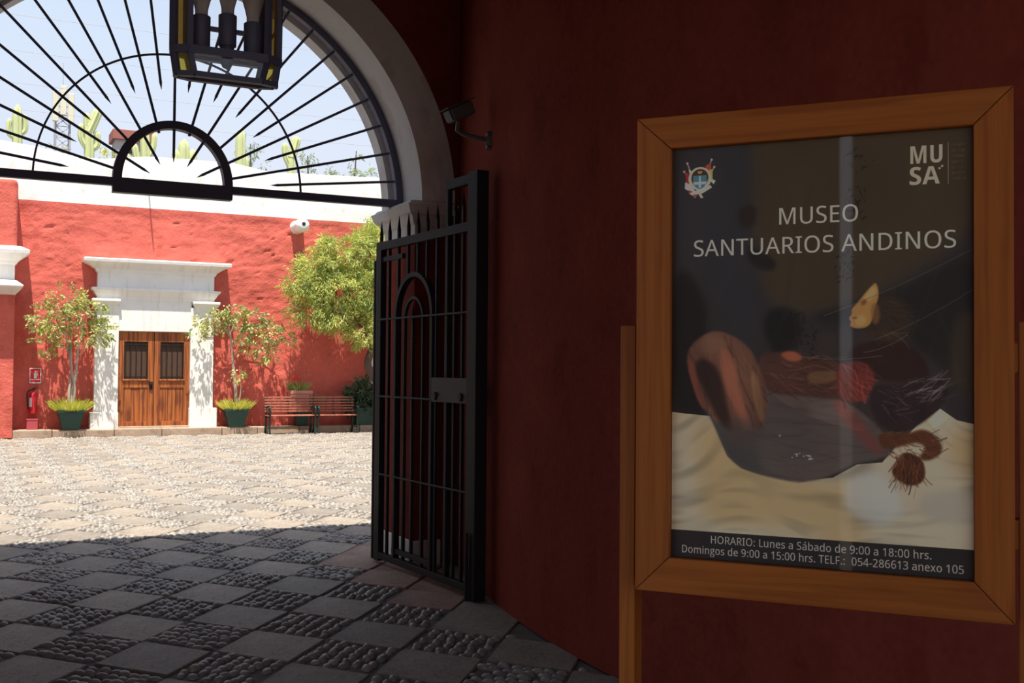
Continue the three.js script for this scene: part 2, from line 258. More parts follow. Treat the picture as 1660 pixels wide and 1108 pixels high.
// ------------------------------------------------------------------ floor: grey slabs and pebble panels set as a diagonal chequer
const OX = 2.21, OZ = -6.5, HA = 0.315, HB = 0.39;       // a corner of the chequer and half diagonals of a cell
const corner = (i, j) => [OX + (i + j) * HA, OZ + (j - i) * HB];
{
  const floor = structGroup('floor');
  part(floor, 'mortar_bed', box(-12, 18, -0.35, -0.013, -26.6, 14), M.mortar);
  const cells = [], R = rng(7);
  for (let i = -60; i < 60; i++) for (let j = -60; j < 60; j++) {
    const [x, z0] = corner(i, j), cx = x + HA, cz = z0, near = cz > -8.9;
    const lo = near ? -0.7 : Math.min(-0.2, 0.0302 * -cz - 0.9), hi = near ? 3.5 : Math.max(4, 0.385 * -cz + 0.9);
    if (cx < lo || cx > hi || cz < -25.5 || cz > 1.6) continue;
    cells.push({ i, j, cx, cz, d: Math.hypot(cx, cz), side: cx > 2.72 && cz < -5.95 && near, pebble: mod(i + j, 2) === 0, seen: cz < -3.6 && cx > 0.0302 * -cz - 0.3 && cx < 0.38 * -cz + 0.45 });
  }
  cells.sort((a, b) => (b.seen - a.seen) || a.d - b.d);
  // slab shape: a lozenge with worn edges
  const slabGeo = [0, 1, 2].map((v) => {
    const q = rng(30 + v), k = 0.972, P = [[-HA, 0], [0, -HB], [HA, 0], [0, HB]].map(([x, z]) => [x * k + (q() - 0.5) * 0.016, z * k + (q() - 0.5) * 0.016]);
    const s = new THREE.Shape(P.map((p) => new THREE.Vector2(p[0], -p[1])));
    const g = new THREE.ExtrudeGeometry(s, { depth: 0.05, bevelEnabled: true, bevelSize: 0.006, bevelThickness: 0.006, bevelOffset: -0.006, bevelSegments: 1 }).rotateX(-Math.PI / 2).translate(0, -0.056, 0);
    const r = merge(g); r.userData.ready = true; return r;
  });
  let n = 0; const rest = [];
  for (const c of cells) {
    if (c.pebble && !c.side) continue;
    const v = Math.floor(R() * 3), mat = c.side ? M.slabRed : M.slab[Math.floor(R() * 3)], y = (R() - 0.5) * 0.008, rx = (R() - 0.5) * 0.012, rz = (R() - 0.5) * 0.012;
    if (n < 300) { const m = part(floor, n ? `paving_slab_${String(n).padStart(3, '0')}` : 'paving_slab', slabGeo[v], mat); m.position.set(c.cx, y, c.cz); m.rotation.set(rx, 0, rz); n++; }
    else rest.push(slabGeo[v].clone().rotateX(rx).translate(c.cx, y, c.cz));
  }
  if (rest.length) { const m = part(floor, 'far_paving_slabs', rest, M.slab[1]); m.userData.kind = 'stuff'; }
  // pebbles
  const pebGeo = [0, 1, 2, 3].map((v) => {
    const g = new THREE.IcosahedronGeometry(1, 1), p = g.attributes.position;
    for (let i = 0; i < p.count; i++) { const x = p.getX(i), y = p.getY(i), z = p.getZ(i), k = 1 + 0.22 * (vnoise(x * 1.4 + 9, y * 1.4 + z * 1.1 + 9, 300 + v) - 0.5); p.setXYZ(i, x * k, y * k, z * k); }
    const r = merge(toCreasedNormals(g, 1.2)); r.userData.ready = true; return r;
  });
  const list = [];
  for (const c of cells) {
    if (!c.pebble || c.side) continue;
    const NA = 7, NB = 6, flip = R() < 0.3;
    for (let a = 0; a < NA; a++) for (let b = 0; b < NB; b++) {
      if (R() < 0.03) continue;
      const u = (a + 0.5 + (R() - 0.5) * 0.45 + (b % 2 ? 0.22 : -0.22)) / NA * 0.93 + 0.035, w = (b + 0.5 + (R() - 0.5) * 0.3) / NB * 0.93 + 0.035;
      const uu = clamp(flip ? w : u, 0.05, 0.95), ww = clamp(flip ? u : w, 0.05, 0.95);
      const x = c.cx - HA + (uu + ww) * HA, z = c.cz + (ww - uu) * HB;
      if (x > 2.93 && z > -6) continue;
      list.push({ x, z, y: -0.014 + (R() - 0.5) * 0.008, s: [0.034 + R() * 0.013, 0.020 + R() * 0.010, 0.022 + R() * 0.009], t: (flip ? -0.89 : 0.89) + (R() - 0.5) * 0.7, v: Math.floor(R() * 4), m: Math.floor(R() * R() * 3.99), seen: c.seen, d: Math.hypot(x, z) });
    }
  }
  list.sort((a, b) => (b.seen - a.seen) || a.d - b.d);
  list.slice(0, 300).forEach((p, k) => { const m = part(floor, k ? `pebble_${String(k).padStart(3, '0')}` : 'pebble', pebGeo[p.v], M.pebble[p.m]); m.position.set(p.x, p.y, p.z); m.rotation.y = p.t; m.scale.set(...p.s); });
  const far = list.slice(300), q = new THREE.Quaternion(), im = new THREE.InstancedMesh(pebGeo[0], M.pebbleMix, far.length);
  far.forEach((p, k) => { im.setMatrixAt(k, new THREE.Matrix4().compose(V(p.x, p.y, p.z), q.setFromAxisAngle(V(0, 1, 0), p.t), V(...p.s))); im.setColorAt(k, M.pebble[p.m].color); });
  im.name = 'small_pebbles'; im.userData.kind = 'stuff'; im.castShadow = im.receiveShadow = true; floor.add(im);
}

// ------------------------------------------------------------------ setting: far side of the courtyard
const ZW = -26;
{
  const W = structGroup('wall_courtyard');
  // red plaster face, uneven, with pits where it has broken away
  const x0 = -3, x1 = 14, y0 = 0, y1 = 5.16, nx = 520, ny = 160, R = rng(19), g = new THREE.PlaneGeometry(x1 - x0, y1 - y0, nx, ny), p = g.attributes.position, pits = [];
  for (let k = 0; k < 60; k++) { const big = R() < 0.25, s = (R() - 0.5) * 0.5; pits.push([lerp(0.5, 10, R()), lerp(0.4, 4.9, Math.pow(R(), 0.8)), 0.03 + R() * (big ? 0.12 : 0.05), 0.012 + R() * (big ? 0.035 : 0.02), big ? 0.03 : 0.016, s]); }
  for (let i = 0; i < p.count; i++) {
    const x = p.getX(i) + (x0 + x1) / 2, y = p.getY(i) + (y0 + y1) / 2;
    let z = 0.05 * (fbm(x * 0.9, y * 1.6, 401, 3) - 0.5) + 0.03 * (fbm(x * 2.2, y * 6, 411, 3) - 0.5) + 0.026 * (fbm(x * 7, y * 13, 421, 3) - 0.5) + 0.018;
    z = lerp(z, 0.012, sstep(y, 4.9, 5.14));
    const wob = 0.05 * (vnoise(x * 14, y * 14, 431) - 0.5);
    for (const [a, b, w, h, d, sl] of pits) { const e = ((x - a + wob) / w) ** 2 + ((y - b + sl * (x - a) + wob * 0.6) / h) ** 2; if (e < 1) z -= d * (1 - e * e); }
    p.setXYZ(i, x, y, ZW + z);
  }
  const uv = g.attributes.uv; for (let i = 0; i < p.count; i++) uv.setXY(i, p.getX(i), p.getY(i));
  g.computeVertexNormals(); g.userData.ready = true;
  part(W, 'plaster', g, M.redOut);
  part(W, 'core', box(x0, x1, -0.02, 5.16, ZW - 0.5, ZW - 0.12), M.redOut);
  // white parapet: a band with a ledge, then the uneven top
  part(W, 'parapet_band', box(x0, x1, 5.14, 5.48, ZW - 0.45, ZW + 0.014, 0.008), M.white);
  const s = new THREE.Shape(), sky = [[-3, 6.5], [0.2, 6.42], [0.9, 6.36], [1.42, 6.31], [2.18, 6.17], [2.76, 6.16], [3.3, 6.25], [3.76, 6.31], [4.59, 6.33], [5.73, 6.33], [6.3, 6.24], [6.62, 6.2], [7.84, 6.25], [9.12, 6.29], [10, 6.33], [14, 6.3]];
  s.moveTo(-3, 5.4); s.lineTo(14, 5.4); for (const q of sky.reverse()) s.lineTo(...q); s.closePath();
  part(W, 'parapet', new THREE.ExtrudeGeometry(s, { depth: 0.35, bevelEnabled: true, bevelSize: 0.03, bevelThickness: 0.03, bevelSegments: 2 }).translate(0, 0, ZW - 0.42), M.white);
  struct('roof_courtyard', box(-3, 14, 5.3, 5.6, -32, ZW - 0.5), M.cement);

  // projecting wall at the left with its capital
  const L = structGroup('wall_courtyard_left');
  part(L, 'plaster', box(-3, 1.0, 0, 3.2, ZW - 0.05, -25.44, 0.02), M.redOut);
  part(L, 'upper_block', box(-3, 1.03, 4.0, 5.5, ZW - 0.05, -25.5, 0.09), M.redOut);
  part(L, 'capital', [moulding(-3, 0.99, ZW, -25.5, [[3.02, 0.0], [3.05, 0.03], [3.08, 0.05], [3.16, 0.13], [3.2, 0.15], [3.22, 0.15], [3.35, 0.02], [3.36, 0.0]], [1, 1, 0, 3.6]), box(-3, 0.99, 3.3, 3.72, ZW, -25.5), moulding(-3, 0.99, ZW, -25.5, [[3.68, 0.0], [3.7, 0.04], [3.76, 0.07], [3.88, 0.22], [3.91, 0.27], [3.98, 0.28], [4.07, 0.1]])], M.sillar);

  // white pilaster half hidden by the tree
  struct('trim_1', [box(9.08, 9.7, 0.16, 2.9, ZW - 0.05, ZW + 0.16, 0.015), box(9.02, 9.76, 0.16, 0.5, ZW - 0.05, ZW + 0.2, 0.015), moulding(9.08, 9.7, ZW, ZW + 0.16, [[2.85, 0.01], [2.95, 0.05], [3.02, 0.1], [3.06, 0.1]])], M.sillar);

  struct('added_wall_left', box(-2.2, -1.6, 0, 5.4, -25.4, ZF, 0.02), M.white);  // unseen side walls, added for their effect on the courtyard shade
  struct('added_wall_right', box(11.2, 11.8, 0, 5.4, -25.4, ZF, 0.02), M.white);

  // kerb of long stones along the wall
  const K = structGroup('trim_2'), KR = rng(5); let x = -3, k = 0;
  while (x < 13) { const w = 0.8 + KR() * 0.7; part(K, k ? `kerb_stone_${String(k).padStart(3, '0')}` : 'kerb_stone', box(x + 0.006, x + w - 0.006, -0.1, 0.155 + KR() * 0.012, ZW + 0.02, -25.5 + (KR() - 0.5) * 0.02, 0.02), M.kerb); x += w; k++; }
}
{ // the stone portal and its wooden door
  const d = structGroup('door_1');
  const zf = ZW + 0.22;
  part(d, 'jamb', box(2.64, 3.14, 0.15, 2.9, ZW - 0.1, zf, 0.012), M.sillar);
  part(d, 'jamb', box(4.70, 5.22, 0.15, 2.9, ZW - 0.1, zf, 0.012), M.sillar);
  part(d, 'plinth', box(2.56, 3.15, 0.14, 0.52, ZW - 0.1, zf + 0.05, 0.015), M.sillar);
  part(d, 'plinth', box(4.69, 5.31, 0.14, 0.60, ZW - 0.1, zf + 0.05, 0.015), M.sillar);
  part(d, 'lintel', box(3.12, 4.72, 2.33, 3.08, ZW - 0.1, zf - 0.03, 0.012), M.sillar);
  for (const [a, b] of [[2.66, 3.06], [4.83, 5.24]]) part(d, 'capital', moulding(a, b, ZW, zf, [[2.80, 0], [2.83, 0.02], [2.88, 0.03], [2.96, 0.085], [2.99, 0.1], [3.03, 0.1], [3.04, 0.09]]), M.sillar);
  part(d, 'architrave', moulding(2.68, 5.22, ZW, zf - 0.02, [[3.03, 0], [3.10, 0.01], [3.12, 0.03], [3.22, 0.09], [3.235, 0.12], [3.285, 0.125], [3.30, 0.02]]), M.sillar);
  part(d, 'frieze', box(2.68, 5.22, 3.28, 3.68, ZW - 0.1, zf - 0.02, 0.012), M.sillar);
  part(d, 'cornice', moulding(2.68, 5.22, ZW, zf - 0.02, [[3.62, 0], [3.65, 0.03], [3.70, 0.05], [3.78, 0.17], [3.83, 0.28], [3.845, 0.32], [3.90, 0.33], [3.925, 0.30]]), M.sillar);
  part(d, 'threshold', box(3.1, 4.74, 0.12, 0.2, ZW - 0.05, zf + 0.02, 0.012), M.kerb);
  const R = rng(77), zd = ZW + 0.06;
  for (const s of [0, 1]) {
    const a = 3.14 + s * 0.785, b = a + 0.775, leaf = new THREE.Group(); leaf.name = 'door_leaf'; d.add(leaf);
    const add = (n, g, m = M.door) => { const c = part(leaf, n, g, m), o = R() * 3; const uv = c.geometry.attributes.uv; for (let i = 0; i < uv.count; i++) uv.setXY(i, uv.getX(i) + o, uv.getY(i) + o * 1.7); return c; };
    add('stile', box(a, a + 0.13, 0.2, 2.33, zd, zd + 0.06, 0.006)); add('stile', box(b - 0.13, b, 0.2, 2.33, zd, zd + 0.06, 0.006));
    add('rail', box(a + 0.13, b - 0.13, 2.1, 2.33, zd, zd + 0.06, 0.006)); add('rail', box(a + 0.13, b - 0.13, 1.06, 1.24, zd, zd + 0.06, 0.006)); add('rail', box(a + 0.13, b - 0.13, 0.2, 0.3, zd, zd + 0.06, 0.006));
    add('ledge', box(a + 0.1, b - 0.1, 1.22, 1.255, zd, zd + 0.09, 0.006));
    for (let k = 0; k < 3; k++) { const w = (b - a - 0.26) / 3; add('plank', box(a + 0.13 + k * w + 0.003, a + 0.13 + (k + 1) * w - 0.003, 0.3, 1.06, zd, zd + 0.04 + R() * 0.006, 0.005)); }
    for (let k = 0; k < 4; k++) { const w = (b - a - 0.26) / 4; add('slat', box(a + 0.13 + k * w + 0.003, a + 0.13 + (k + 1) * w - 0.003, 1.24, 2.1, zd - 0.02, zd + 0.005, 0.004), M.doorDark); }
    for (let k = 0; k < 5; k++) { const gx = a + 0.16 + k * (b - a - 0.32) / 4; add('grille_bar', bar(V(gx, 1.24, zd + 0.045), V(gx, 2.1, zd + 0.045), 0.016), M.iron); }
    for (const gy of [1.3, 2.04]) add('grille_rail', bar(V(a + 0.13, gy, zd + 0.045), V(b - 0.13, gy, zd + 0.045), 0.03, 0.012), M.iron);
    if (!s) { add('lock', box(b - 0.10, b - 0.02, 1.02, 1.2, zd + 0.05, zd + 0.085, 0.01), M.iron); add('knob', new THREE.SphereGeometry(0.03, 12, 8).translate(b - 0.06, 1.14, zd + 0.1), M.iron); }
  }
}

// ------------------------------------------------------------------ the fanlight grille in the arch
{
  const f = thing('fanlight_grille', 'dark iron fanlight of radiating spear bars filling the white archway', 'grille', [0, 0, 0]);
  const z = -8.5, cx = 1.405, cy = AY + 0.02;
  part(f, 'frame', ringSector(AX, AY, AR - 0.055, AR - 0.002, z - 0.035, z + 0.035, 0, Math.PI, 96, KA), M.ironVeiled);
  part(f, 'bottom_rail', box(AX - AJ - 0.03, AX + AJ + 0.03, 2.875, 2.935, z - 0.03, z + 0.03, 0.004), M.ironVeiled);
  part(f, 'hub_base', box(cx - 0.435, cx + 0.435, 2.825, 2.935, z - 0.04, z + 0.045, 0.005), M.ironVeiled);
  part(f, 'hub_arch', ringSector(cx, AY + 0.06, 0.372, 0.435, z - 0.035, z + 0.045, 0, Math.PI, 48, 1.08, 1.06), M.ironVeiled);
  part(f, 'ring', ringSector(cx, AY + 0.03, 0.965, 0.979, z + 0.012, z + 0.026, 0, Math.PI, 80, 1.02), M.ironVeiled);
  const R = AR - 0.04;
  for (let k = 1; k < 24; k++) {
    const a = (7.5 * k - (k < 12 ? 1.2 * (1 - k / 12) : 0)) * D2R, ca = Math.cos(a), sa = Math.sin(a);
    const ri = k % 2 ? 0.80 : k % 4 === 2 ? 0.42 : 0.255, dx = cx - AX, dy = cy - AY, A2 = ca * ca + sa * sa / (KA * KA), bb = dx * ca + dy * sa / (KA * KA), ro = (-bb + Math.sqrt(bb * bb - A2 * (dx * dx + dy * dy / (KA * KA) - R * R))) / A2;
    const A = V(cx + ri * ca, cy + ri * sa, z), B = V(cx + ro * ca, cy + ro * sa, z), geos = [cyl(0.0105, 0.0105, A, B, 8)];
    if (!(k % 4 === 2)) geos.push(cyl(0.012, 0.001, A, V(cx + (ri - 0.06) * ca, cy + (ri - 0.06) * sa, z), 8));
    part(f, 'bar', geos, M.ironVeiled);
  }
}

// ------------------------------------------------------------------ the open gate leaf
{
  const h = V(3.0, 0, -8.38), e = V(3.11, 0, -6.66), turn = Math.atan2(-(e.z - h.z), e.x - h.x);
  const g = thing('iron_gate', 'tall black iron gate leaf with spear bars, folded open against the red wall', 'gate', [h.x, 0, h.z], turn);
  const b = (n, s0, s1, y0, y1, d = 0.022, r = 0.004, m = M.iron, zc = 0) => part(g, n, box(s0, s1, y0, y1, zc - d, zc + d, r), m);
  b('stile', 0, 0.1, 0.02, 2.56, 0.025); b('stile', 1.60, 1.735, 0.0, 2.885, 0.045);
  b('stile', 1.215, 1.255, 0.06, 2.885, 0.018);
  b('top_rail', 0.02, 1.62, 2.49, 2.555, 0.026); b('bottom_rail', 0.02, 1.66, 0.04, 0.09, 0.024); b('upper_rail', 1.22, 1.7, 2.815, 2.88, 0.026);
  b('lower_rail', 0.33, 1.03, 0.12, 0.16, 0.016); b('short_rail', 0.06, 0.48, 2.395, 2.435, 0.014);
  b('hinge_post', -0.06, -0.02, 0.02, 2.42, 0.022, 0.012);
  for (const y of [0.35, 1.3, 2.3]) b('hinge', -0.06, 0.03, y, y + 0.06, 0.014);
  const spear = (s, y0, y1) => part(g, 'bar', [box(s - 0.011, s + 0.011, y0, y1 - 0.1, -0.011, 0.011), new THREE.ConeGeometry(0.016, 0.12, 6).translate(s, y1 - 0.05, 0)], M.iron);
  for (const s of [0.05, 0.212, 0.387, 0.562, 0.734, 0.892, 1.057]) spear(s, ({ 0.05: 2.5, 0.387: 1.94, 0.562: 2.24, 0.734: 2.265, 0.892: 2.2 })[s] ?? 0.06, 2.725 + 0.02 * s);
  for (const s of [1.34, 1.46]) spear(s, s > 1.4 ? 0.06 : 0.06, 2.76 + (s - 1.3) * 0.15);
  const hoop = (n, c, r, w, y, d) => part(g, n, [ringSector(c, y, r - w, r, -d, d, 0, Math.PI, 40), box(c - r, c - r + w, 0.08, y, -d, d), box(c + r - w, c + r, 0.08, y, -d, d)], M.iron);
  hoop('wicket_arch', 0.69, 0.335, 0.036, 1.94, 0.024); hoop('inner_hoop', 0.675, 0.172, 0.022, 1.92, 0.012);
  part(g, 'bar', [box(0.645, 0.668, 0.1, 1.94, -0.011, 0.011), new THREE.ConeGeometry(0.015, 0.1, 6).translate(0.6565, 1.99, 0)], M.iron);
  for (const y of [0.71, 1.326, 1.935]) part(g, 'cross_rod', cyl(0.008, 0.008, V(0.02, y, 0.026), V(y === 1.326 ? 1.04 : 1.62, y, 0.026), 8), M.iron);
  const lock = b('lock_plate', 1.035, 1.6, 1.31, 1.485, 0.03, 0.006, M.lock);
  for (const s of [1.11, 1.50]) part(lock, 'keyhole_plate', [new THREE.CylinderGeometry(0.022, 0.022, 0.014, 14).rotateX(Math.PI / 2).translate(s, 1.36, 0.036), box(s - 0.009, s + 0.009, 1.325, 1.36, 0.03, 0.042)], M.iron);
  part(g, 'drop_bolt', cyl(0.011, 0.011, V(1.66, 0.0, 0.06), V(1.66, 0.45, 0.06), 8), M.iron);
}

// ------------------------------------------------------------------ the lantern under the ceiling
{
  const L = thing('hanging_lantern', 'black iron hanging lantern with amber corner glass and unlit bulbs', 'lantern', [0.984, 0.018, -4.675]);
  const oct = (w, f, y) => { const d = f * 0.29, k = 0.014; return [[-f, d], [f, d], [w, k], [w, -k], [f, -d], [-f, -d], [-w, -k], [-w, k]].map(([x, z]) => V(x, y, z)); };
  const rim = (w, f, y0, y1, t) => { const a = oct(w, f, (y0 + y1) / 2); return a.map((p, i) => bar(p, a[(i + 1) % 8], y1 - y0, t, V(0, 1, 0))); };
  part(L, 'lower_rim', rim(0.219, 0.162, 2.828, 2.862, 0.03), M.ironVeiled);
  part(L, 'bottom_rim', rim(0.203, 0.139, 2.735, 2.757, 0.03), M.ironVeiled);
  part(L, 'upper_rim', rim(0.235, 0.17, 3.5, 3.54, 0.03), M.ironVeiled);
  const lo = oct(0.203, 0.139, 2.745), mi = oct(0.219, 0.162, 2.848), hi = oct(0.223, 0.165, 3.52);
  for (let i = 0; i < 8; i++) part(L, 'post', [bar(mi[i], hi[i], 0.024, 0.022, V(Math.cos(i), 0, Math.sin(i))), bar(lo[i], mi[i], 0.022, 0.02, V(Math.cos(i), 0, Math.sin(i)))], M.ironVeiled);
  const quad = (a, b, c, d) => { const g = new THREE.BufferGeometry(); g.setAttribute('position', new THREE.BufferAttribute(new Float32Array([a, b, c, a, c, d].flatMap((v) => v.toArray())), 3)); g.computeVertexNormals(); return g; };
  for (let i = 0; i < 8; i++) { const n = (i + 1) % 8, am = i === 1 || i === 3 || i === 5 || i === 7; part(L, am ? 'amber_pane' : 'clear_pane', quad(mi[i], mi[n], hi[n], hi[i]), am ? M.amberDark : M.glass); part(L, am ? 'lower_amber_pane' : 'lower_clear_pane', quad(lo[i], lo[n], mi[n], mi[i]), am ? M.amber : M.glass); }
  part(L, 'roof', lathe([[0.26, 3.53], [0.25, 3.56], [0.15, 3.66], [0.06, 3.74], [0.03, 3.8], [0.0, 3.8]], 8).rotateY(Math.PI / 8).scale(1, 1, 0.3), M.ironVeiled);
  part(L, 'chain', [0, 1, 2, 3, 4, 5, 6, 7, 8, 9, 10, 11, 12, 13, 14, 15, 16, 17, 18, 19, 20, 21, 22, 23, 24].map((k) => new THREE.TorusGeometry(0.028, 0.006, 6, 14).scale(0.8, 1.35, 1).rotateY(k % 2 ? Math.PI / 2 : 0).translate(0, 3.835 + k * 0.0587, 0)), M.ironVeiled);
  part(L, 'ceiling_rose', lathe([[0, 5.282], [0.07, 5.282], [0.065, 5.26], [0.02, 5.24], [0, 5.24]], 20), M.ironVeiled);
  part(L, 'arm', [bar(V(-0.12, 2.955, 0), V(0.12, 2.955, 0), 0.018), cyl(0.012, 0.012, V(0, 2.83, 0), V(0, 3.5, 0), 10)], M.ironVeiled);
  part(L, 'finial', lathe([[0, 2.79], [0.018, 2.80], [0.03, 2.825], [0.018, 2.85], [0.03, 2.87], [0.03, 2.9], [0, 2.91]], 16), M.ironVeiled);
  for (const [x, z] of [[-0.108, 0], [0.108, 0], [0, 0.006]]) {
    part(L, 'candle_sleeve', lathe([[0, 2.87], [0.037, 2.87], [0.038, 3.0], [0.03, 3.005], [0, 3.005]], 18).translate(x, z > 0 ? 0.018 : 0, z), M.ironVeiled);
    part(L, 'bulb', lathe([[0.026, 3.0], [0.027, 3.03], [0.034, 3.06], [0.046, 3.10], [0.05, 3.135], [0.042, 3.175], [0.02, 3.205], [0, 3.21]], 20).translate(x, z > 0 ? 0.018 : 0, z), M.bulb);
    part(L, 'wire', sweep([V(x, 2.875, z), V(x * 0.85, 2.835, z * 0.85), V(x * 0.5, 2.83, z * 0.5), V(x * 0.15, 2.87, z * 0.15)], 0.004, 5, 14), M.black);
  }
}

// ------------------------------------------------------------------ security camera on the right wall
{
  const c = thing('security_camera', 'small grey security camera on a wall bracket beside the white arch', 'camera', [0, 0, 0]);
  const A = V(2.97, 3.285, -6.92), B = V(3.15, 3.375, -6.95), y = A.clone().sub(B).normalize();
  const dirBox = (from, to, w, h, r) => bar(from, to, w, h, V(0, 0, 1), r);
  part(c, 'housing', dirBox(B, A, 0.105, 0.1, 0.02), M.camGrey);
  part(c, 'sun_shield', dirBox(B.clone().addScaledVector(V(0, 1, 0), 0.058), A.clone().addScaledVector(y, 0.05).addScaledVector(V(0, 1, 0), 0.058), 0.125, 0.008, 0.003), M.camGrey);
  part(c, 'lens_window', dirBox(A.clone().addScaledVector(y, -0.004), A.clone().addScaledVector(y, 0.006), 0.078, 0.07, 0), M.camDark);
  part(c, 'bracket', [cyl(0.016, 0.016, V(3.06, 3.31, -6.95), V(3.06, 3.20, -6.97), 10), sweep([V(3.06, 3.21, -6.97), V(3.09, 3.185, -6.95), V(3.15, 3.16, -6.9), V(3.25, 3.13, -6.83)], 0.016, 8, 14)], M.camGrey);
  part(c, 'mounting_foot', [bar(V(3.235, 3.06, -6.81), V(3.235, 3.19, -6.81), 0.05, 0.03, V(0.4, 0, 1).normalize(), 0.006)], M.camGrey);
  for (const yy of [3.08, 3.165]) part(c, 'bolt', new THREE.SphereGeometry(0.013, 10, 8).translate(3.213, yy, -6.8), M.steel);
}
// ------------------------------------------------------------------ poster stand, poster
const PT = -51.07 * D2R, PO = [1.8362, 0, -1.4832];      // the stand's turn and the foot of its picture plane
{
  const s = thing('poster_stand', 'upright brown wooden display frame on two posts holding the museum poster', 'display stand', PO, PT);
  const xo0 = -0.7615, xo1 = 0.0075, yo0 = 1.062, yo1 = 2.1135, xi0 = -0.6835, xi1 = -0.066, yi0 = 1.139, yi1 = 2.0415;
  const rail = (name, P, along) => {                      // mitred frame member, chamfered
    const sh = new THREE.Shape(P.map((p) => new THREE.Vector2(...p)));
    const g = merge(new THREE.ExtrudeGeometry(sh, { depth: 0.026, bevelEnabled: true, bevelSize: 0.003, bevelThickness: 0.003, bevelOffset: -0.0035, bevelSegments: 2 }).translate(0, 0, -0.014));
    if (along) { const uv = g.attributes.uv; for (let i = 0; i < uv.count; i++) uv.setXY(i, uv.getY(i), uv.getX(i)); }
    g.userData.ready = true; part(s, name, g, M.frame);
  };
  rail('frame_rail', [[xo0, yo1], [xi0, yi1], [xi1, yi1], [xo1, yo1]], true); rail('frame_rail', [[xo0, yo0], [xo1, yo0], [xi1, yi0], [xi0, yi0]], true);
  rail('frame_stile', [[xo0, yo0], [xi0, yi0], [xi0, yi1], [xo0, yo1]]); rail('frame_stile', [[xo1, yo0], [xo1, yo1], [xi1, yi1], [xi1, yi0]]);
  part(s, 'back_board', box(xo0 + 0.02, xo1 - 0.02, yo0 + 0.02, yo1 - 0.02, -0.03, -0.018), M.doorDark);
  part(s, 'pane', new THREE.PlaneGeometry(xi1 - xi0, yi1 - yi0).translate((xi0 + xi1) / 2, (yi0 + yi1) / 2, 0.003), M.pane, false);
  for (const [x, w] of [[-0.8135, 0.037], [0.014, 0.034]]) part(s, 'post', box(x, x + w, 0.03, 1.652, -0.088, -0.032, 0.003), M.frame);
  for (const y of [1.2, 1.55]) part(s, 'batten', box(-0.785, 0.02, y, y + 0.06, -0.075, -0.034, 0.003), M.frame);
  for (const x of [-0.82, 0.02]) part(s, 'foot', box(x, x + 0.045, 0.0, 0.05, -0.32, 0.2, 0.004), M.frame);

  // the printed sheet
  const W = 1228, H = 1800, cv = document.createElement('canvas'); cv.width = W; cv.height = H;
  const c = cv.getContext('2d'), R = rng(909), K = 2.3;
  const ink = (r, g, b, a = 1) => { const f = (v) => { let l = v / 255; l = l <= 0.04045 ? l / 12.92 : Math.pow((l + 0.055) / 1.055, 2.4); return Math.round(toS(l * K)); }; return `rgba(${f(r)},${f(g)},${f(b)},${a})`; };
  const blob = (pts, fill, blur = 0) => {                 // smooth closed outline
    c.save(); if (blur) c.filter = `blur(${blur}px)`; c.fillStyle = fill; c.beginPath();
    const q = pts.map(([u, v]) => [u * W, v * H]), n = q.length;
    c.moveTo((q[n - 1][0] + q[0][0]) / 2, (q[n - 1][1] + q[0][1]) / 2);
    for (let i = 0; i < n; i++) { const a = q[i], b = q[(i + 1) % n]; c.quadraticCurveTo(a[0], a[1], (a[0] + b[0]) / 2, (a[1] + b[1]) / 2); }
    c.closePath(); c.fill(); c.restore();
  };
  const inside = (pts, fn) => { c.save(); c.beginPath(); pts.forEach(([u, v], i) => (i ? c.lineTo(u * W, v * H) : c.moveTo(u * W, v * H))); c.closePath(); c.clip(); fn(); c.restore(); };
  const strokes = (n, u0, u1, v0, v1, cols, len, wid, ang, spread, alpha) => { for (let i = 0; i < n; i++) { const x = lerp(u0, u1, R()) * W, y = lerp(v0, v1, R()) * H, a = ang + (R() - 0.5) * spread, l = len * (0.4 + R()); c.strokeStyle = ink(...cols[Math.floor(R() * cols.length)], alpha * (0.4 + 0.6 * R())); c.lineWidth = wid * (0.4 + R()); c.beginPath(); c.moveTo(x, y); c.quadraticCurveTo(x + Math.cos(a) * l * 0.5 + (R() - 0.5) * l * 0.3, y + Math.sin(a) * l * 0.5 + (R() - 0.5) * l * 0.3, x + Math.cos(a) * l, y + Math.sin(a) * l); c.stroke(); } };
  const dapple = (pts, fn) => {                           // multiplies what is printed inside an outline by fn(u, v), in linear light
    const m = document.createElement('canvas'); m.width = W; m.height = H; const d = m.getContext('2d');
    d.fillStyle = '#fff'; d.beginPath(); const q = pts.map(([u, v]) => [u * W, v * H]), n = q.length; d.moveTo((q[n - 1][0] + q[0][0]) / 2, (q[n - 1][1] + q[0][1]) / 2);
    for (let i = 0; i < n; i++) { const a = q[i], b = q[(i + 1) % n]; d.quadraticCurveTo(a[0], a[1], (a[0] + b[0]) / 2, (a[1] + b[1]) / 2); } d.fill();
    const us = pts.map((t) => t[0]), vs = pts.map((t) => t[1]), x0 = Math.max(0, Math.floor(Math.min(...us) * W)), x1 = Math.min(W, Math.ceil(Math.max(...us) * W)), y0 = Math.max(0, Math.floor(Math.min(...vs) * H)), y1 = Math.min(H, Math.ceil(Math.max(...vs) * H));
    const im = c.getImageData(x0, y0, x1 - x0, y1 - y0), mk = d.getImageData(x0, y0, x1 - x0, y1 - y0).data, p = im.data;
    for (let y = 0, o = 0; y < y1 - y0; y++) for (let x = 0; x < x1 - x0; x++, o += 4) if (mk[o + 3] > 0) { const k = fn((x + x0) / W, (y + y0) / H), a = mk[o + 3] / 255; for (let j = 0; j < 3; j++) p[o + j] = clamp(p[o + j] * lerp(1, Math.pow(Math.max(0, k[j]), 0.4545), a), 0, 255); }
    c.putImageData(im, x0, y0);
  };
